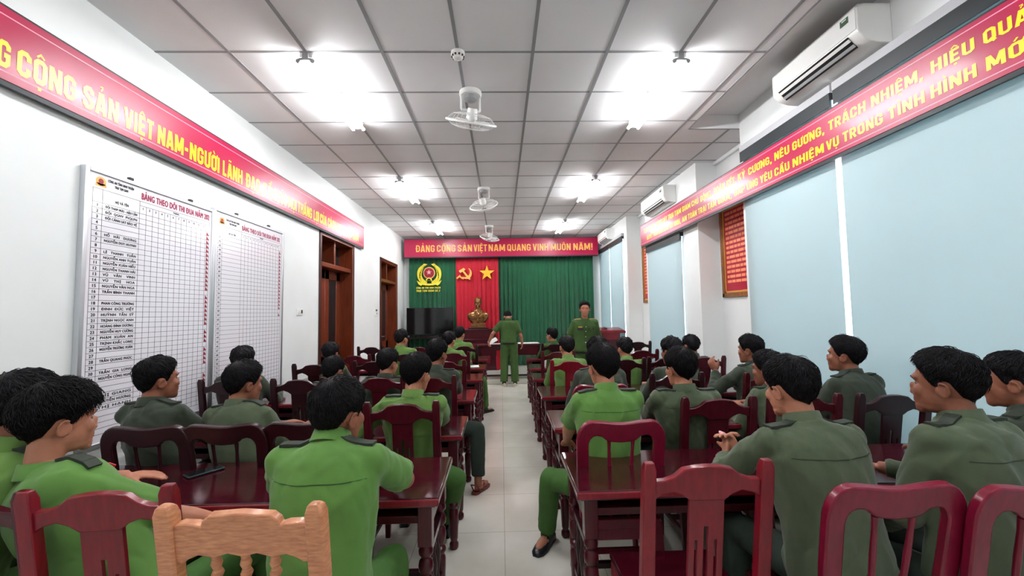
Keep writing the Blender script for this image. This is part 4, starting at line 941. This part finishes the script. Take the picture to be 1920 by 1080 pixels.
def person(label, hx, top, Y, base, yaw=0, hyaw=0, hpitch=0, hroll=0, shirt='jacket', sleeve='long', skin='skin', trousers='trous', arms=None, legs=None, stand=False,
           det=1, syaw=None, hair=1.0, fringe=0.0, fade=1.0, seed=0, face=False, shoes='shoe', epaulette='epau', belt=False, hipz=.518, group='seated trainees in green', headz=None, torso=1.0, nk=0.0):
    """hx, top, Y: where the top of the hair shows and at what depth; base = (x, y) of the pelvis on the floor plan"""
    vox = (.0055, .0075, .010)[det]; rg = np.random.default_rng(seed+11); rnd = random.Random(seed)
    arms = arms or {}; legs = legs or {}; yaw, hyaw = math.radians(yaw), math.radians(hyaw)
    tp = at(hx, top, Y)
    if headz is not None: tp[2] = headz
    Rh = rotz(hyaw)@rotx(math.radians(-hpitch))@roty(math.radians(hroll))
    C = tp-V3(0, 0, .1175+.026*hair)+Rh@V3(0, .0, 0)
    f = rotz(yaw)@Yv; sa = yaw if syaw is None else math.radians(syaw); lat = rotz(sa)@X; sf = rotz(sa)@Yv; plat = rotz(yaw)@X
    Nk = C+Rh@V3(0, -.030, -.085)+V3(0, 0, -.030-nk)-sf*.012
    H = V3(base[0], base[1], hipz); seat = H+V3(0, 0, -.045)
    ctrl = H+(Nk-H)*.52+V3(0, 0, .02)-f*(.035 if not stand else .0)
    bez = lambda t: (1-t)**2*seat+2*t*(1-t)*ctrl+t*t*Nk
    tan = lambda t: unit(2*(1-t)*(ctrl-seat)+2*t*(Nk-ctrl))
    def ring(t, a, b, n=22, off=0.0, e=2.4):
        c = bez(t); T = tan(t); l = plat*(1-t)+lat*t; l = unit(l-T*np.dot(l, T)); fw = np.cross(T, l)
        q = np.arange(n)*2*PI/n; ca, sn = np.cos(q), np.sin(q)
        return c+fw*off+(np.sign(ca)*np.abs(ca)**(2/e)*a)[:, None]*l+(np.sign(sn)*np.abs(sn)**(2/e)*b)[:, None]*fw
    W_ = torso
    rings = [(0, .168, .120, .0), (.12, .178, .128, .0), (.30, .168, .116, -.0), (.48, .174, .118, 0), (.64, .186, .122, .0), (.76, .190, .118, .0), (.85, .178, .104, -.005), (.915, .140, .085, -.005), (.96, .092, .070, 0), (1.0, .066, .062, .004)]
    sm = MB().loft([ring(t, a*W_, b*W_, off=o) for t, a, b, o in rings])
    body = MB().loft([ring(t, a*.84*W_, b*.82*W_, n=16, off=o) for t, a, b, o in rings[:-1]]+[ring(1.0, .054, .054, n=16)])
    # head
    hp = lambda p: C+Rh@np.asarray(p, float)
    body.tube([bez(.93), bez(1.0), hp((0, -.028, -.075)), hp((0, -.015, -.02))], [.050, .050, .053, .055], 14)
    ell = lambda c, r, R=None: body.ell(hp(c), r, Rh if R is None else Rh@R, 16, 11)
    ell((0, -.014, .026), (.0775, .097, .094)); ell((0, .022, -.036), (.062, .072, .074)); ell((0, .068, -.096), (.026, .022, .020)); ell((0, .03, -.078), (.05, .055, .034))
    ell((0, .088, -.018), (.0105, .0135, .026), rotx(-.26)); ell((0, .092, -.034), (.0150, .0115, .0095)); ell((0, .074, .030), (.050, .016, .016))
    for s in (-1, 1):
        ell((s*.040, .060, -.020), (.022, .022, .026)); ell((s*.079, -.010, -.012), (.008, .019, .028), rotz(s*-.45))
        hx_ = [hp((s*(.086+.006*math.sin(a)), -.014-.018*math.cos(a), -.010+.028*math.sin(a))) for a in np.linspace(-2.4, 2.2, 11)]
        body.tube(hx_, .0052, 7)
    ell((0, .086, -.058), (.022, .008, .006)); ell((0, .084, -.068), (.020, .008, .007)); ell((0, .074, -.084), (.028, .016, .016))
    # arms
    sl = MB(); hands = {}
    for s, key in ((-1, 'L'), (1, 'R')):
        a = arms.get(key, 'table'); S = bez(.862)+lat*s*.158*W_+V3(0, 0, .0)
        opt = a if isinstance(a, dict) else {}; mode = opt.get('m', a if isinstance(a, str) else 'at')
        pole = lat*s*.55-Z*.9-sf*.25
        if mode == 'table': Wt = V3(*(H+f*.40+lat*s*-.0)[:2], .815)+lat*s*.10
        elif mode == 'lap': Wt = H+f*.30+lat*s*.10+V3(0, 0, .13); pole = lat*s*.7-Z*.6-sf*.5
        elif mode == 'down': Wt = S+V3(0, 0, -.52)+f*.07+lat*s*.06; pole = -sf*.8+lat*s*.35
        else: Wt = np.asarray(opt['w'], float)
        if 'p' in opt: pole = np.asarray(opt['p'], float)
        E, Wr = ik(S, Wt, .285, .245, pole)
        hd = unit(np.asarray(opt.get('d', (Wr-E)*V3(1, 1, .35 if mode in ('table', 'lap') else 1)), float)); nr = np.asarray(opt.get('n', (0, 0, -1) if mode != 'down' else -lat*s), float)
        body.tube([S, S+(E-S)*.5, E], [.040, .041, .037], 12); body.tube([E, E+(Wr-E)*.25, E+(Wr-E)*.6, Wr], [.039, .041, .034, .026], 12); body.ell(E, .039)
        side = -s if np.dot(np.cross(hd, nr), lat)*s > 0 else s
        side = s*(-1 if np.dot(np.cross(hd, nr), lat) > 0 else 1)
        hand_into(body, Wr, hd, nr, side*opt.get('ts', 1), opt.get('c', 22), opt.get('t', 35))
        S0 = bez(.855)+lat*s*.10*W_
        sl.ell(S, (.064, .064, .060))
        if sleeve == 'short':
            m_ = S+(E-S)*.80; sl.tube([S0, S, S+(E-S)*.4, m_], [.070, .066, .066, .070], 16)
        else:
            sl.tube([S0, S, S+(E-S)*.45, E], [.070, .064, .058, .053], 14); sl.ell(E, (.053, .053, .053)); sl.tube([E, E+(Wr-E)*.4, E+(Wr-E)*.9], [.053, .050, .041], 14)
            if not opt.get('nocuff'): pass
        hands[key] = (S, E, Wr)
    for q, fc in zip(sl.v, [None]*len(sl.v)): pass
    sm.add(np.concatenate(sl.v), sl.f)
    # legs
    tr = MB(); tr.ell(H+V3(0, 0, .01)+f*.02, (.165, .14, .064) if not stand else (.165, .115, .14), rotz(yaw)); feet = []
    for s, key in ((-1, 'L'), (1, 'R')):
        lo = legs.get(key, {}); hj = H+plat*s*.085+V3(0, 0, .02)
        if stand:
            ank = V3(*lo['a']) if 'a' in lo else V3(hj[0], hj[1], .085)+plat*s*.03; kn, _ = ik(hj, ank, .42, .42, f+plat*s*.1)
        else:
            kn = V3(*lo['k']) if 'k' in lo else hj+f*.40+plat*s*.07+V3(0, 0, .0); ank = V3(*lo['a']) if 'a' in lo else V3(kn[0], kn[1], .085)+f*.03
        body.tube([hj, (hj+kn)/2, kn], [.072, .064, .050], 12); body.tube([kn, kn+(ank-kn)*.3, ank, ank-V3(0, 0, .03)], [.050, .050, .034, .034], 12); body.ell(kn, .05)
        fd = unit(np.asarray(lo.get('f', f+plat*s*.15), float)*V3(1, 1, 0)); fl = np.cross(fd, Z)
        body.ell(ank+fd*.05+V3(0, 0, -.048), (.036, .105, .030), np.stack([fl, fd, Z], 1))
        tr.tube([hj-f*.02, (hj+kn)/2, kn], [.076, .074, .066] if not stand else [.098, .094, .086], 16); tr.ell(kn, (.066, .066, .066) if not stand else (.086, .086, .086)); he = ank+V3(0, 0, lo.get('h', .012))
        tr.tube([kn, kn+(he-kn)*.35, kn+(he-kn)*.8, he], [.066, .068, .062, .062] if not stand else [.086, .084, .082, .084], 16)
        feet.append((key, ank, fd, fl))
    off = V3(base[0], base[1], 0)
    bm = remesh(body, vox, 2); bm.materials.append(MT[skin]); bvh = None
    co = get_co(bm); near = np.linalg.norm(co-C, axis=1) < .21
    pl = [tuple(p.vertices) for p in bm.polygons if near[p.vertices[0]]]
    bvh = BVHTree.FromPolygons(co.tolist(), pl)
    set_co(bm, co-off); root = link('person', bm, None, tuple(off)); tag(root, label, 'person', group)
    sh = remesh(sm, (.009, .011, .014)[det], 6)
    displaced(sh, (.018, .014, .012)[det] if sleeve == 'long' else .013, .8, seed); sh.materials.append(MT[shirt]); sco = get_co(sh); sb = BVHTree.FromPolygons(sco.tolist(), [tuple(p.vertices) for p in sh.polygons])
    set_co(sh, sco-off); sho = link('jacket' if sleeve == 'long' else 'shirt', sh, root)
    tm = remesh(tr, (.011, .013, .016)[det], 4); displaced(tm, .006, 1.1, seed+5); tm.materials.append(MT[trousers]); set_co(tm, get_co(tm)-off); link('trousers', tm, root)
    # collar, epaulettes, seams
    cm = MB(); k = 20; q = np.arange(k)*2*PI/k; Tn = unit(hp((0, -.028, -.06))-bez(.97)); cl = unit(lat-Tn*np.dot(lat, Tn)); cf = np.cross(Tn, cl); c0 = bez(.985)
    def cring(r, z, fr): return c0+Tn*z+(np.cos(q)*r)[:, None]*cl+(np.sin(q)*r*1.0+.004)[:, None]*cf-np.outer(np.clip(np.sin(q), 0, 1)**2*fr, Tn)
    cm.loft([cring(.074, -.016, .02), cring(.067, .034, .025), cring(.062, .036, .025), cring(.064, -.014, .02)], closed=True)
    cm.build('collar', shirt, sho, off=off, smooth=True, angle=80)
    if det < 2 or epaulette != 'epau':
        for s, key in ((-1, 'L'), (1, 'R')):
            e = MB(); S = hands[key][0]; pts = []
            for a in np.linspace(.30, 1.0, 6):
                p = bez(.93)*(1-a)+(S+lat*s*.01)*a; h = sb.ray_cast(Vector(p+V3(0, 0, .25)), Vector((0, 0, -1)))
                if h[0] is not None: pts.append(np.array(h[0])+V3(0, 0, .004))
            if len(pts) > 2:
                for i in range(len(pts)-1):
                    d = unit(pts[i+1]-pts[i]); w = np.cross(d, Z); w = unit(w)*.022; nn = np.cross(w, d); nn = unit(nn)*.005
                    e.loft([[pts[i]-w-nn, pts[i]+w-nn, pts[i]+w+nn, pts[i]-w+nn], [pts[i+1]-w-nn, pts[i+1]+w-nn, pts[i+1]+w+nn, pts[i+1]-w+nn]])
                e.build('epaulette', epaulette, sho, off=off)
    if det == 0 or stand:
        dk = 'seam' if shirt in ('shirt', 'shirt2', 'officer') else 'seamd'; m_ = MB(); pts = []
        for a in np.linspace(-.165, .165, 15):
            p = bez(.80)+lat*a; h = sb.ray_cast(Vector(p-sf*.35), Vector(sf))
            if h[0] is not None: pts.append(np.array(h[0])-sf*.0008)
        if len(pts) > 3: m_.tube(pts, .0016, 6); m_.build('yoke_seam', dk, sho, off=off)
    if shirt == 'officer' and face:                          # front of the uniform shirt: buttons, pocket flaps, name plate
        def front(a, t):
            p = bez(t)+lat*a; h = sb.ray_cast(Vector(p+sf*.35), Vector(-sf)); return np.array(h[0])+sf*.002 if h[0] is not None else p+sf*.11
        for t_ in (.30, .45, .60, .74): MB().ell(front(0, t_), .0085, None, 10, 6).build('button', 'white', sho, off=off)
        for a_ in (-.085, .085):
            p0, p1, p2_, p3 = front(a_-.05, .70), front(a_+.05, .70), front(a_+.05, .645), front(a_-.05, .645); pm = front(a_, .625)
            MB().loft([[p0, p3, pm, p2_, p1], [q+sf*.005 for q in (p0, p3, pm, p2_, p1)]]).build('pocket_flap', 'epau', sho, off=off, smooth=False)
        p = front(.085, .735); MB().box(p, (.07, .006, .014), rotz(sa)).build('name_plate', 'gold', sho, off=off)
        pl_ = [front(0, q) for q in np.linspace(.08, .84, 14)]; MB().tube([q+lat*.012 for q in pl_], .0018, 6).build('placket_seam', 'seamd', sho, off=off)
    if belt:
        b = MB(); b.loft([ring(.02, .172, .124, 26), ring(.075, .176, .128, 26), ring(.075, .182, .134, 26), ring(.02, .178, .130, 26)], closed=True); b.build('belt', 'black', root, off=off)
        tt = [ring(t, .15, .1)[0] for t in (0, .1)]
    for key, ank, fd, fl in feet:
        g = V3(ank[0], ank[1], 0); zz = ank[2]-.085; P = lambda a, b, c: g+fd*b+fl*a+V3(0, 0, c+zz); R_ = np.stack([fl, fd, Z], 1)
        if shoes != 'sandal': MB().tube([P(0, 0, .05), P(0, -.002, .10), P(0, -.004, .17)], [.044, .043, .047], 14).build('sock', 'seam' if trousers == 'trous' else 'seamd', root, off=off)
        if shoes == 'sandal':
            s_ = MB(); s_.loft([[P(.036*w, y, 0), P(-.036*w, y, 0), P(-.036*w, y, .018), P(.036*w, y, .018)] for y, w in ((-.075, .6), (-.05, .95), (.0, .95), (.08, 1.15), (.13, 1.0), (.165, .5))]); so = s_.build('sandal', 'sandal', root, off=off, bevel=.004)
            st = MB(); st.tube([P(.037, .02, .015), P(.03, .05, .06), P(0, .09, .066), P(-.03, .05, .06), P(-.037, .02, .015)], .007, 8); st.tube([P(.037, -.02, .015), P(.034, -.06, .075), P(0, -.085, .09), P(-.034, -.06, .075), P(-.037, -.02, .015)], .006, 8); st.build('strap', 'sandal', so, off=off)
        else:
            s_ = MB(); pr = [(-.085, .026, .06), (-.06, .036, .075), (.0, .037, .075), (.05, .040, .060), (.10, .045, .045), (.15, .038, .034), (.178, .018, .022)]
            s_.loft([[P(w, y, .0), P(w*1.02, y, h*.5), P(w*.6, y, h), P(-w*.6, y, h), P(-w*1.02, y, h*.5), P(-w, y, .0)] for y, w, h in pr]); so = s_.build('shoe', shoes, root, off=off, angle=60)
            MB().loft([[P(w*1.06, y, .0), P(-w*1.06, y, .0), P(-w*1.06, y, .013), P(w*1.06, y, .013)] for y, w, h in pr]).build('sole', 'black' if shoes == 'shoe' else 'white', so, off=off)
    # hair: a cap following the skull and tapered locks combed from the crown
    hc = hp((0, -.012, .02)); el_min = lambda az: np.interp(abs(((math.degrees(az)+180) % 360)-180), HL[:, 0], HL[:, 1])
    def dirv(az, el): return Rh@V3(math.sin(az)*math.cos(el), math.cos(az)*math.cos(el), math.sin(el))
    def skinr(d):
        h = bvh.ray_cast(Vector(hc), Vector(d)); return min(h[3], .122) if h[0] is not None else .09
    def thick(az, el):
        e = math.degrees(el); fr = abs(((math.degrees(az)+180) % 360)-180)
        t = np.interp(e, [-52, -35, -15, 8, 30, 60, 90], [.002, .004, .007*fade, .011*fade, .021, .027, .028])*hair
        return t*(1.0 if fr > 60 else 1.06)
    na, ne = (44, 14) if det < 2 else (28, 9); rows = [[] for _ in range(ne+2)]
    for i in range(na):
        az = 2*PI*i/na; e0 = math.radians(el_min(az))
        for j in range(ne+1):
            el = PI/2*.995+(e0-PI/2*.995)*j/ne; d = dirv(az, el); tk = thick(az, el)*(1 if j < ne else .55)*(1 if j < ne-1 else .85)
            rows[j].append(hc+d*(skinr(d)+tk+.0022*math.sin(az*9+j*2.1+seed)*(1-j/ne*.6)))
        d = dirv(az, e0-.05); rows[ne+1].append(hc+d*(skinr(d)-.004))
    hm = MB().loft([r[::-1] for r in rows], caps=True); hair_o = hm.build('hair', 'hair', root, off=off, angle=180)
    lm = MB(); tilt = math.radians(22); Rc = rotx(tilt); cnt = (5200, 1800, 300)[det]
    for _ in range(cnt):
        ps = rnd.uniform(0, 2*PI); t0 = math.acos(1-rnd.random()*.99); ln = math.radians(rnd.uniform(18, 36)); pts = []; ok = True; rad = rnd.uniform(.0006, .0015)*(1, 1.5, 3)[det]; lf = (rnd.uniform(.0, .006) if rnd.random() < .8 else rnd.uniform(.004, .013))*hair*(1.0 if t0 < 1.1 else .5); dps = rnd.gauss(0, .22)
        for kk in range(4):
            th = t0+ln*kk/3; pc = Rc@V3(math.sin(ps+dps*kk/3)*math.sin(th), math.cos(ps+dps*kk/3)*math.sin(th), math.cos(th)); az = math.atan2(pc[0], pc[1]); el = math.asin(max(-1, min(1, pc[2])))
            lim = el_min(az)-(fringe if abs(az) < 1.0 else 3 if abs(az) > 2.2 else 0)
            if math.degrees(el) < lim:
                ok = kk >= 2; break
            d = Rh@pc; pts.append(hc+d*(skinr(d)+thick(az, max(el, math.radians(el_min(az))))-.001+lf*(0, .7, .9, .35)[kk]))
        if len(pts) >= 3 and ok: lm.tube(pts, ([rad*.8, rad, rad*.8, rad*.15])[:len(pts)] if len(pts) == 4 else [rad*.8, rad, rad*.2], 4)
    if lm.n: lm.build('lock', 'hair', hair_o, off=off, angle=120)['kind'] = 'stuff'
    if face or det == 0:
        for s in (-1, 1):
            d = Rh@unit(V3(s*.030, .083, -.012+.006)); h = bvh.ray_cast(Vector(hp((s*.031, .0, .006))), Vector(Rh@V3(0, 1, 0)))
            if h[0] is not None:
                p = np.array(h[0]); e = MB().ell(p-Rh@V3(0, .006, 0), (.0125, .009, .0062), Rh, 12, 8); eo = e.build('eye', 'eyew', root, off=off); MB().ell(p+Rh@V3(0, .0005, 0), (.0055, .0035, .0055), Rh, 10, 6).build('iris', 'eye', eo, off=off)
                br = [hp((s*x_, .0, .027+dz)) for x_, dz in ((.014, 0), (.028, .005), (.044, .001))]; bp_ = []
                for b_ in br:
                    h2 = bvh.ray_cast(Vector(b_), Vector(Rh@V3(0, 1, 0)))
                    if h2[0] is not None: bp_.append(np.array(h2[0]))
                if len(bp_) == 3: MB().tube(bp_, [.003, .0038, .0018], 6).build('eyebrow', 'hair', root, off=off)
        h = bvh.ray_cast(Vector(hp((0, 0, -.062))), Vector(Rh@V3(0, 1, 0)))
        if h[0] is not None:
            p = np.array(h[0]); MB().ell(p-Rh@V3(0, .004, -.003), (.019, .0045, .0036), Rh, 12, 6).ell(p-Rh@V3(0, .004, .0045), (.017, .0045, .0040), Rh, 12, 6).build('lips', 'lip', root, off=off)
    PEOPLE.append((label, C, hands)); return root, hands, off

cx = lambda k, dx=0.0, dy=-.045: (CH[k][0]+dx, CH[k][1]+dy)
# left side, nearest row
q1, h1, o1 = person('man in a bright green short-sleeved shirt on the worn tan chair', 637, 708, 1.62, (CH['l1c'][0]+.09, CH['l1c'][1]-.02), 0, -24, 4, 0, 'shirt', 'short', 'skin2', det=0, seed=1, torso=1.0, nk=-.04,
       arms={'R': dict(w=(-.52, 1.99, .812), p=(1, -.1, -.55), d=(-.7, .5, 0)), 'L': dict(w=(-.80, 1.98, .812), p=(-1, -.1, -.6), d=(.7, .5, 0))}, legs={'R': dict(k=(-.48, 1.83, .50)), 'L': dict(k=(-.80, 1.84, .50))})
q2, h2, o2 = person('young man in profile with thick hair, one hand on the desk near the phone', 118, 712, 1.58, cx('l1b', -.02, -.05), -8, -28, 2, 0, 'shirt', 'short', 'skin', det=0, seed=2, fringe=16, hair=1.45, face=True, nk=.04,
       arms={'L': dict(w=(-1.77, 2.03, .812), p=(-.8, .2, -.2), d=(1, .25, -.05), n=(0, 0, -1), c=10, ts=1), 'R': 'lap'})
person('trainee cut off by the left edge of the photograph, behind the young man in profile', 52, 694, 1.62, (-1.98, 1.50), 0, -20, 2, 0, 'shirt2', 'short', 'skin2', det=1, seed=3, hair=1.1, fringe=6, arms={'L': 'lap', 'R': 'lap'})
# left side, second row
person('dark green trainee in profile with a short fade haircut before the first notice board', 300, 668, 2.50, cx('l2a'), -6, -30, -2, 0, 'jacket2', 'long', 'skin2', det=1, seed=4, torso=.93, fade=.45, face=True, trousers='trous_dark')
person('dark green trainee with swept-back hair before the second notice board', 460, 676, 2.62, cx('l2b', .04), -4, -30, 4, 0, 'jacket', 'long', 'skin2', det=1, seed=5, torso=.93, hair=1.15, face=True, trousers='trous_dark')
person('light green trainee right behind the man on the tan chair, hand raised', 781, 662, 2.72, cx('l2d', .02), 0, -24, 5, 0, 'shirt2', 'long', 'skin', det=0, seed=6,
       arms={'L': dict(w=(-.86, 2.98, .86), p=(-.7, -.2, -.7), d=(.5, .35, .6), n=(.6, -.5, -.2), c=35)}, legs={'R': dict(k=(-.305, 2.74, .48), a=(-.40, 3.02, .085))})
# left side, third row
person('dark green trainee whose head hides the seam end of the second notice board', 457, 648, 3.85, cx('l3a', .02), 0, 0, 4, 0, 'jacket2', 'long', 'skin2', det=2, seed=7, trousers='trous_dark')
person('grey-green trainee behind the slotted chair by the white wall, head bent', 625, 668, 3.80, cx('l3b', .04), -10, -12, 12, 0, 'jacket', 'long', 'skin2', det=1, seed=8, trousers='trous_dark')
person('dark green trainee with cropped hair in the middle of the third left row', 728, 653, 3.85, cx('l3c'), 0, -24, 6, 0, 'jacket2', 'long', 'skin', det=1, seed=9, trousers='trous_dark')
person('dark green trainee by the aisle with one sandalled foot out on the floor', 820, 635, 3.72, cx('l3d', .02), 0, -22, 2, 0, 'jacket2', 'long', 'skin2', det=1, seed=10, fade=.5, trousers='trous_dark', shoes='sandal',
       legs={'R': dict(k=(-.225, 3.72, .52), a=(-.222, 3.66, .085), f=(.35, .6, 0), h=.05)})
# left side, far rows
person('dark green trainee in front of the first door', 620, 641, 4.90, cx('l4a', .03), 0, 0, 4, 0, 'jacket', 'long', 'skin2', det=2, seed=11, trousers='trous_dark')
person('light green trainee below the far door, left of the television', 753, 617, 5.90, cx('l5b', .02), 0, -24, 2, 0, 'shirt2', 'long', 'skin', det=2, seed=12)
person('light green trainee by the aisle with a dark shoe out, left of the pedestal', 842, 621, 5.82, cx('l5c', .02), -6, -16, 4, 0, 'shirt2', 'long', 'skin', det=2, seed=13,
       legs={'R': dict(k=(-.30, 6.33, .52), a=(-.27, 6.48, .085), f=(.6, .6, 0))})
person('light green trainee at the front left desk, before the maroon pedestal', 862, 612, 7.05, cx('l6c', -.02), -6, -18, 4, 0, 'shirt2', 'long', 'skin', det=2, seed=14)
# right side, nearest row
p1, hp1, op1 = person('dark green trainee with clasped hands on the nearest window-side desk', 1477, 667, 1.74, cx('r1b', .02, .0), 4, 12, 9, 0, 'jacket', 'long', 'skin', det=0, seed=21, torso=1.08, face=True, trousers='trous_dark',
       arms={'L': dict(w=(1.085, 2.02, .832), p=(-.8, -.2, -.6), d=(.25, .35, .75), n=(1, -.2, 0), c=48), 'R': dict(w=(1.14, 2.00, .832), p=(.8, -.2, -.6), d=(-.25, .35, .8), n=(-1, -.2, 0), c=48)})
person('large dark green trainee in left profile beside the man with clasped hands', 1764, 654, 1.60, (1.70, 1.47), 12, 30, 2, 0, 'jacket', 'long', 'skin2', det=0, seed=22, torso=1.1, face=True, trousers='trous_dark',
       arms={'L': 'lap'})
person('dark green trainee half cut off by the right edge of the photograph', 1893, 660, 1.86, (2.30, 1.66), 12, 30, 2, 0, 'jacket2', 'long', 'skin2', det=1, seed=23, fade=.45, face=True, trousers='trous_dark', torso=1.05)
# right side, second row
person('bright green short-sleeved trainee by the aisle, left leg out beside the desk', 1128, 644, 2.48, cx('r2a', .0, .0), 0, 14, 4, 0, 'shirt', 'short', 'skin', det=0, seed=24, hair=1.1,
       legs={'L': dict(k=(.295, 2.68, .49), a=(.285, 2.84, .085), f=(-.45, -.75, 0)), 'R': dict(k=(.74, 2.92, .50))}, arms={'L': dict(w=(.43, 2.82, .68), p=(-1, -.5, -.35)), 'R': dict(w=(.72, 2.84, .68), p=(1, -.5, -.35))})
person('dark green trainee with short straight nape hair in the second window-side row', 1273, 651, 2.66, cx('r2b', -.10), 0, 14, 2, 0, 'jacket', 'long', 'skin', det=0, seed=25, trousers='trous_dark', torso=1.08)
person('dark green trainee in left profile partly hidden by the trainee with clasped hands', 1436, 656, 2.95, cx('r2c', .08), 8, 34, 4, 0, 'jacket', 'long', 'skin2', det=1, seed=26, face=True, trousers='trous_dark')
person('dark green trainee in left profile before the wide pale blind', 1580, 629, 2.85, cx('r2d', -.02), 12, 36, -2, 0, 'jacket2', 'long', 'skin2', det=1, seed=27, face=True, trousers='trous_dark', torso=1.05)
# right side, third row
person('dark green trainee almost hidden behind the bright green trainee by the aisle', 1120, 630, 3.52, cx('r3a', .05), 0, 0, 4, 0, 'jacket2', 'long', 'skin2', det=1, seed=28, trousers='trous_dark')
person('dark green trainee with a raised hand below the framed red text', 1404, 627, 3.66, cx('r3c', .0), 10, 34, 2, 0, 'jacket2', 'long', 'skin2', det=1, seed=29, face=True, trousers='trous_dark',
       arms={'L': dict(w=(1.99, 3.80, .97), p=(-.6, -.4, -.7), d=(-.3, .3, .8), n=(.8, .5, 0), c=40)})
# right side, far rows
person('light green trainee on the red slotted chair by the aisle', 1062, 629, 4.85, cx('r4a', .02), 0, 10, 4, 0, 'shirt2', 'long', 'skin', det=2, seed=31)
person('light green trainee in front of the lectern', 1170, 632, 4.88, cx('r4b', .03), 0, 16, 6, 0, 'shirt2', 'long', 'skin', det=2, seed=32)
person('dark green trainee, left one of the two heads before the narrow blind', 1257, 631, 3.78, cx('r3b', .09), 6, 24, 4, 0, 'jacket2', 'long', 'skin2', det=2, seed=33, trousers='trous_dark')
person('dark green trainee, right one of the two heads before the narrow blind', 1294, 627, 4.92, cx('r4d', -.06), 6, 12, 4, 0, 'jacket2', 'long', 'skin2', det=2, seed=34, trousers='trous_dark')
person('far trainee looking left, below the wide green curtain', 1034, 614, 7.05, cx('r6a', .0), 10, 40, 2, 0, 'officer', 'long', 'skin', det=2, seed=35, face=True)
# the two standing officers
of, ho, oo = person('officer in a green uniform with gold shoulder boards, standing and facing the seated trainees', 1096, 564, 6.62, (1.33, 6.66), 180, 174, 2, 0, 'officer', 'short', 'skin', 'officer', det=1, seed=41, face=True, stand=True, hipz=.90,
       hair=.7, fade=.6, epaulette='goldboard', belt=True, nk=.04, group='standing officers',
       arms={'L': dict(w=(1.595, 6.55, .94), p=(.15, 1, .0), d=(.1, -.15, -1), n=(-1, 0, 0), c=40), 'R': dict(w=(1.05, 6.55, .93), p=(-.15, 1, .0), d=(-.1, -.15, -1), n=(1, 0, 0), c=40)})
ob, hb, obo = person('officer seen from behind, bowing over the front desk with paper in hand', 952, 583, 8.86, (.155, 8.70), 0, 8, 52, 0, 'officer', 'short', 'skin', 'officer', det=1, seed=42, stand=True, hipz=.90, hair=.8, belt=True, shoes='whiteshoe', group='standing officers',
       arms={'L': dict(w=(-.27, 8.86, .93), p=(-.3, -1, .0), d=(-.1, .4, -.7), n=(1, 0, 0), c=45), 'R': dict(w=(.44, 8.90, .88), p=(.15, -1, .0), d=(.0, .3, -.7), n=(-1, 0, 0))})

# ------------------------------------------------------------------ things on desks and in hands
t = thing('smartphone', 'black smartphone in a dark case lying on the nearest desk', 'phone', tuple(onz(383, 886, .7512)), -.62)
MB().box((0, 0, .0055), (.078, .162, .010)).build('case', srgbmat('phone_case', 24, 46, 48), t, bevel=.004); MB().box((0, 0, .011), (.068, .150, .0015)).build('screen', 'darkglass', t, bevel=.0006)
o = MB().box((0, 0, .008), (.20, .14, .004)).build('paper_sheet', 'paper', loc=tuple(hb['L'][2]+V3(.08, .06, .0)), bevel=.0008); o.rotation_euler = (.5, -.5, .2)
tag(o, 'white folded paper in the hand of the bowing officer', 'paper')
sheet('white sheet on the window-side desk right of the light green trainee, fourth row', .86, 5.16, .7502, .21, .29, .2, .002)
sheet('white notepad on the fifth notice-board-side desk by the aisle', -.42, 6.20, .7502, .15, .21, .1, .006)
t = thing('paper_cup', 'small white cup on the fifth window-side desk near the aisle', 'cup', (.62, 6.05, .7502))
MB().lathe([(.022, 0), (.026, .0), (.034, .085), (.031, .085), (.024, .006), (.001, .006)], n=16).build('wall', 'white', t)

MB().box((0, 0, 0), (.026, .006, .05), rotz(.3)@roty(.5)).build('collar_tab', 'redcuff', q2).location = tuple(at(203, 881, 1.66)-o2)
o = MB().box((0, 0, 0), (.035, .06, .012)).build('pink_slip', 'pink', loc=tuple((hp1['L'][2]+hp1['R'][2])/2+V3(-.005, .05, .085)), bevel=.003); o.rotation_euler = (.3, .4, .2)
tag(o, 'pink folded slip on top of the clasped hands', 'paper')
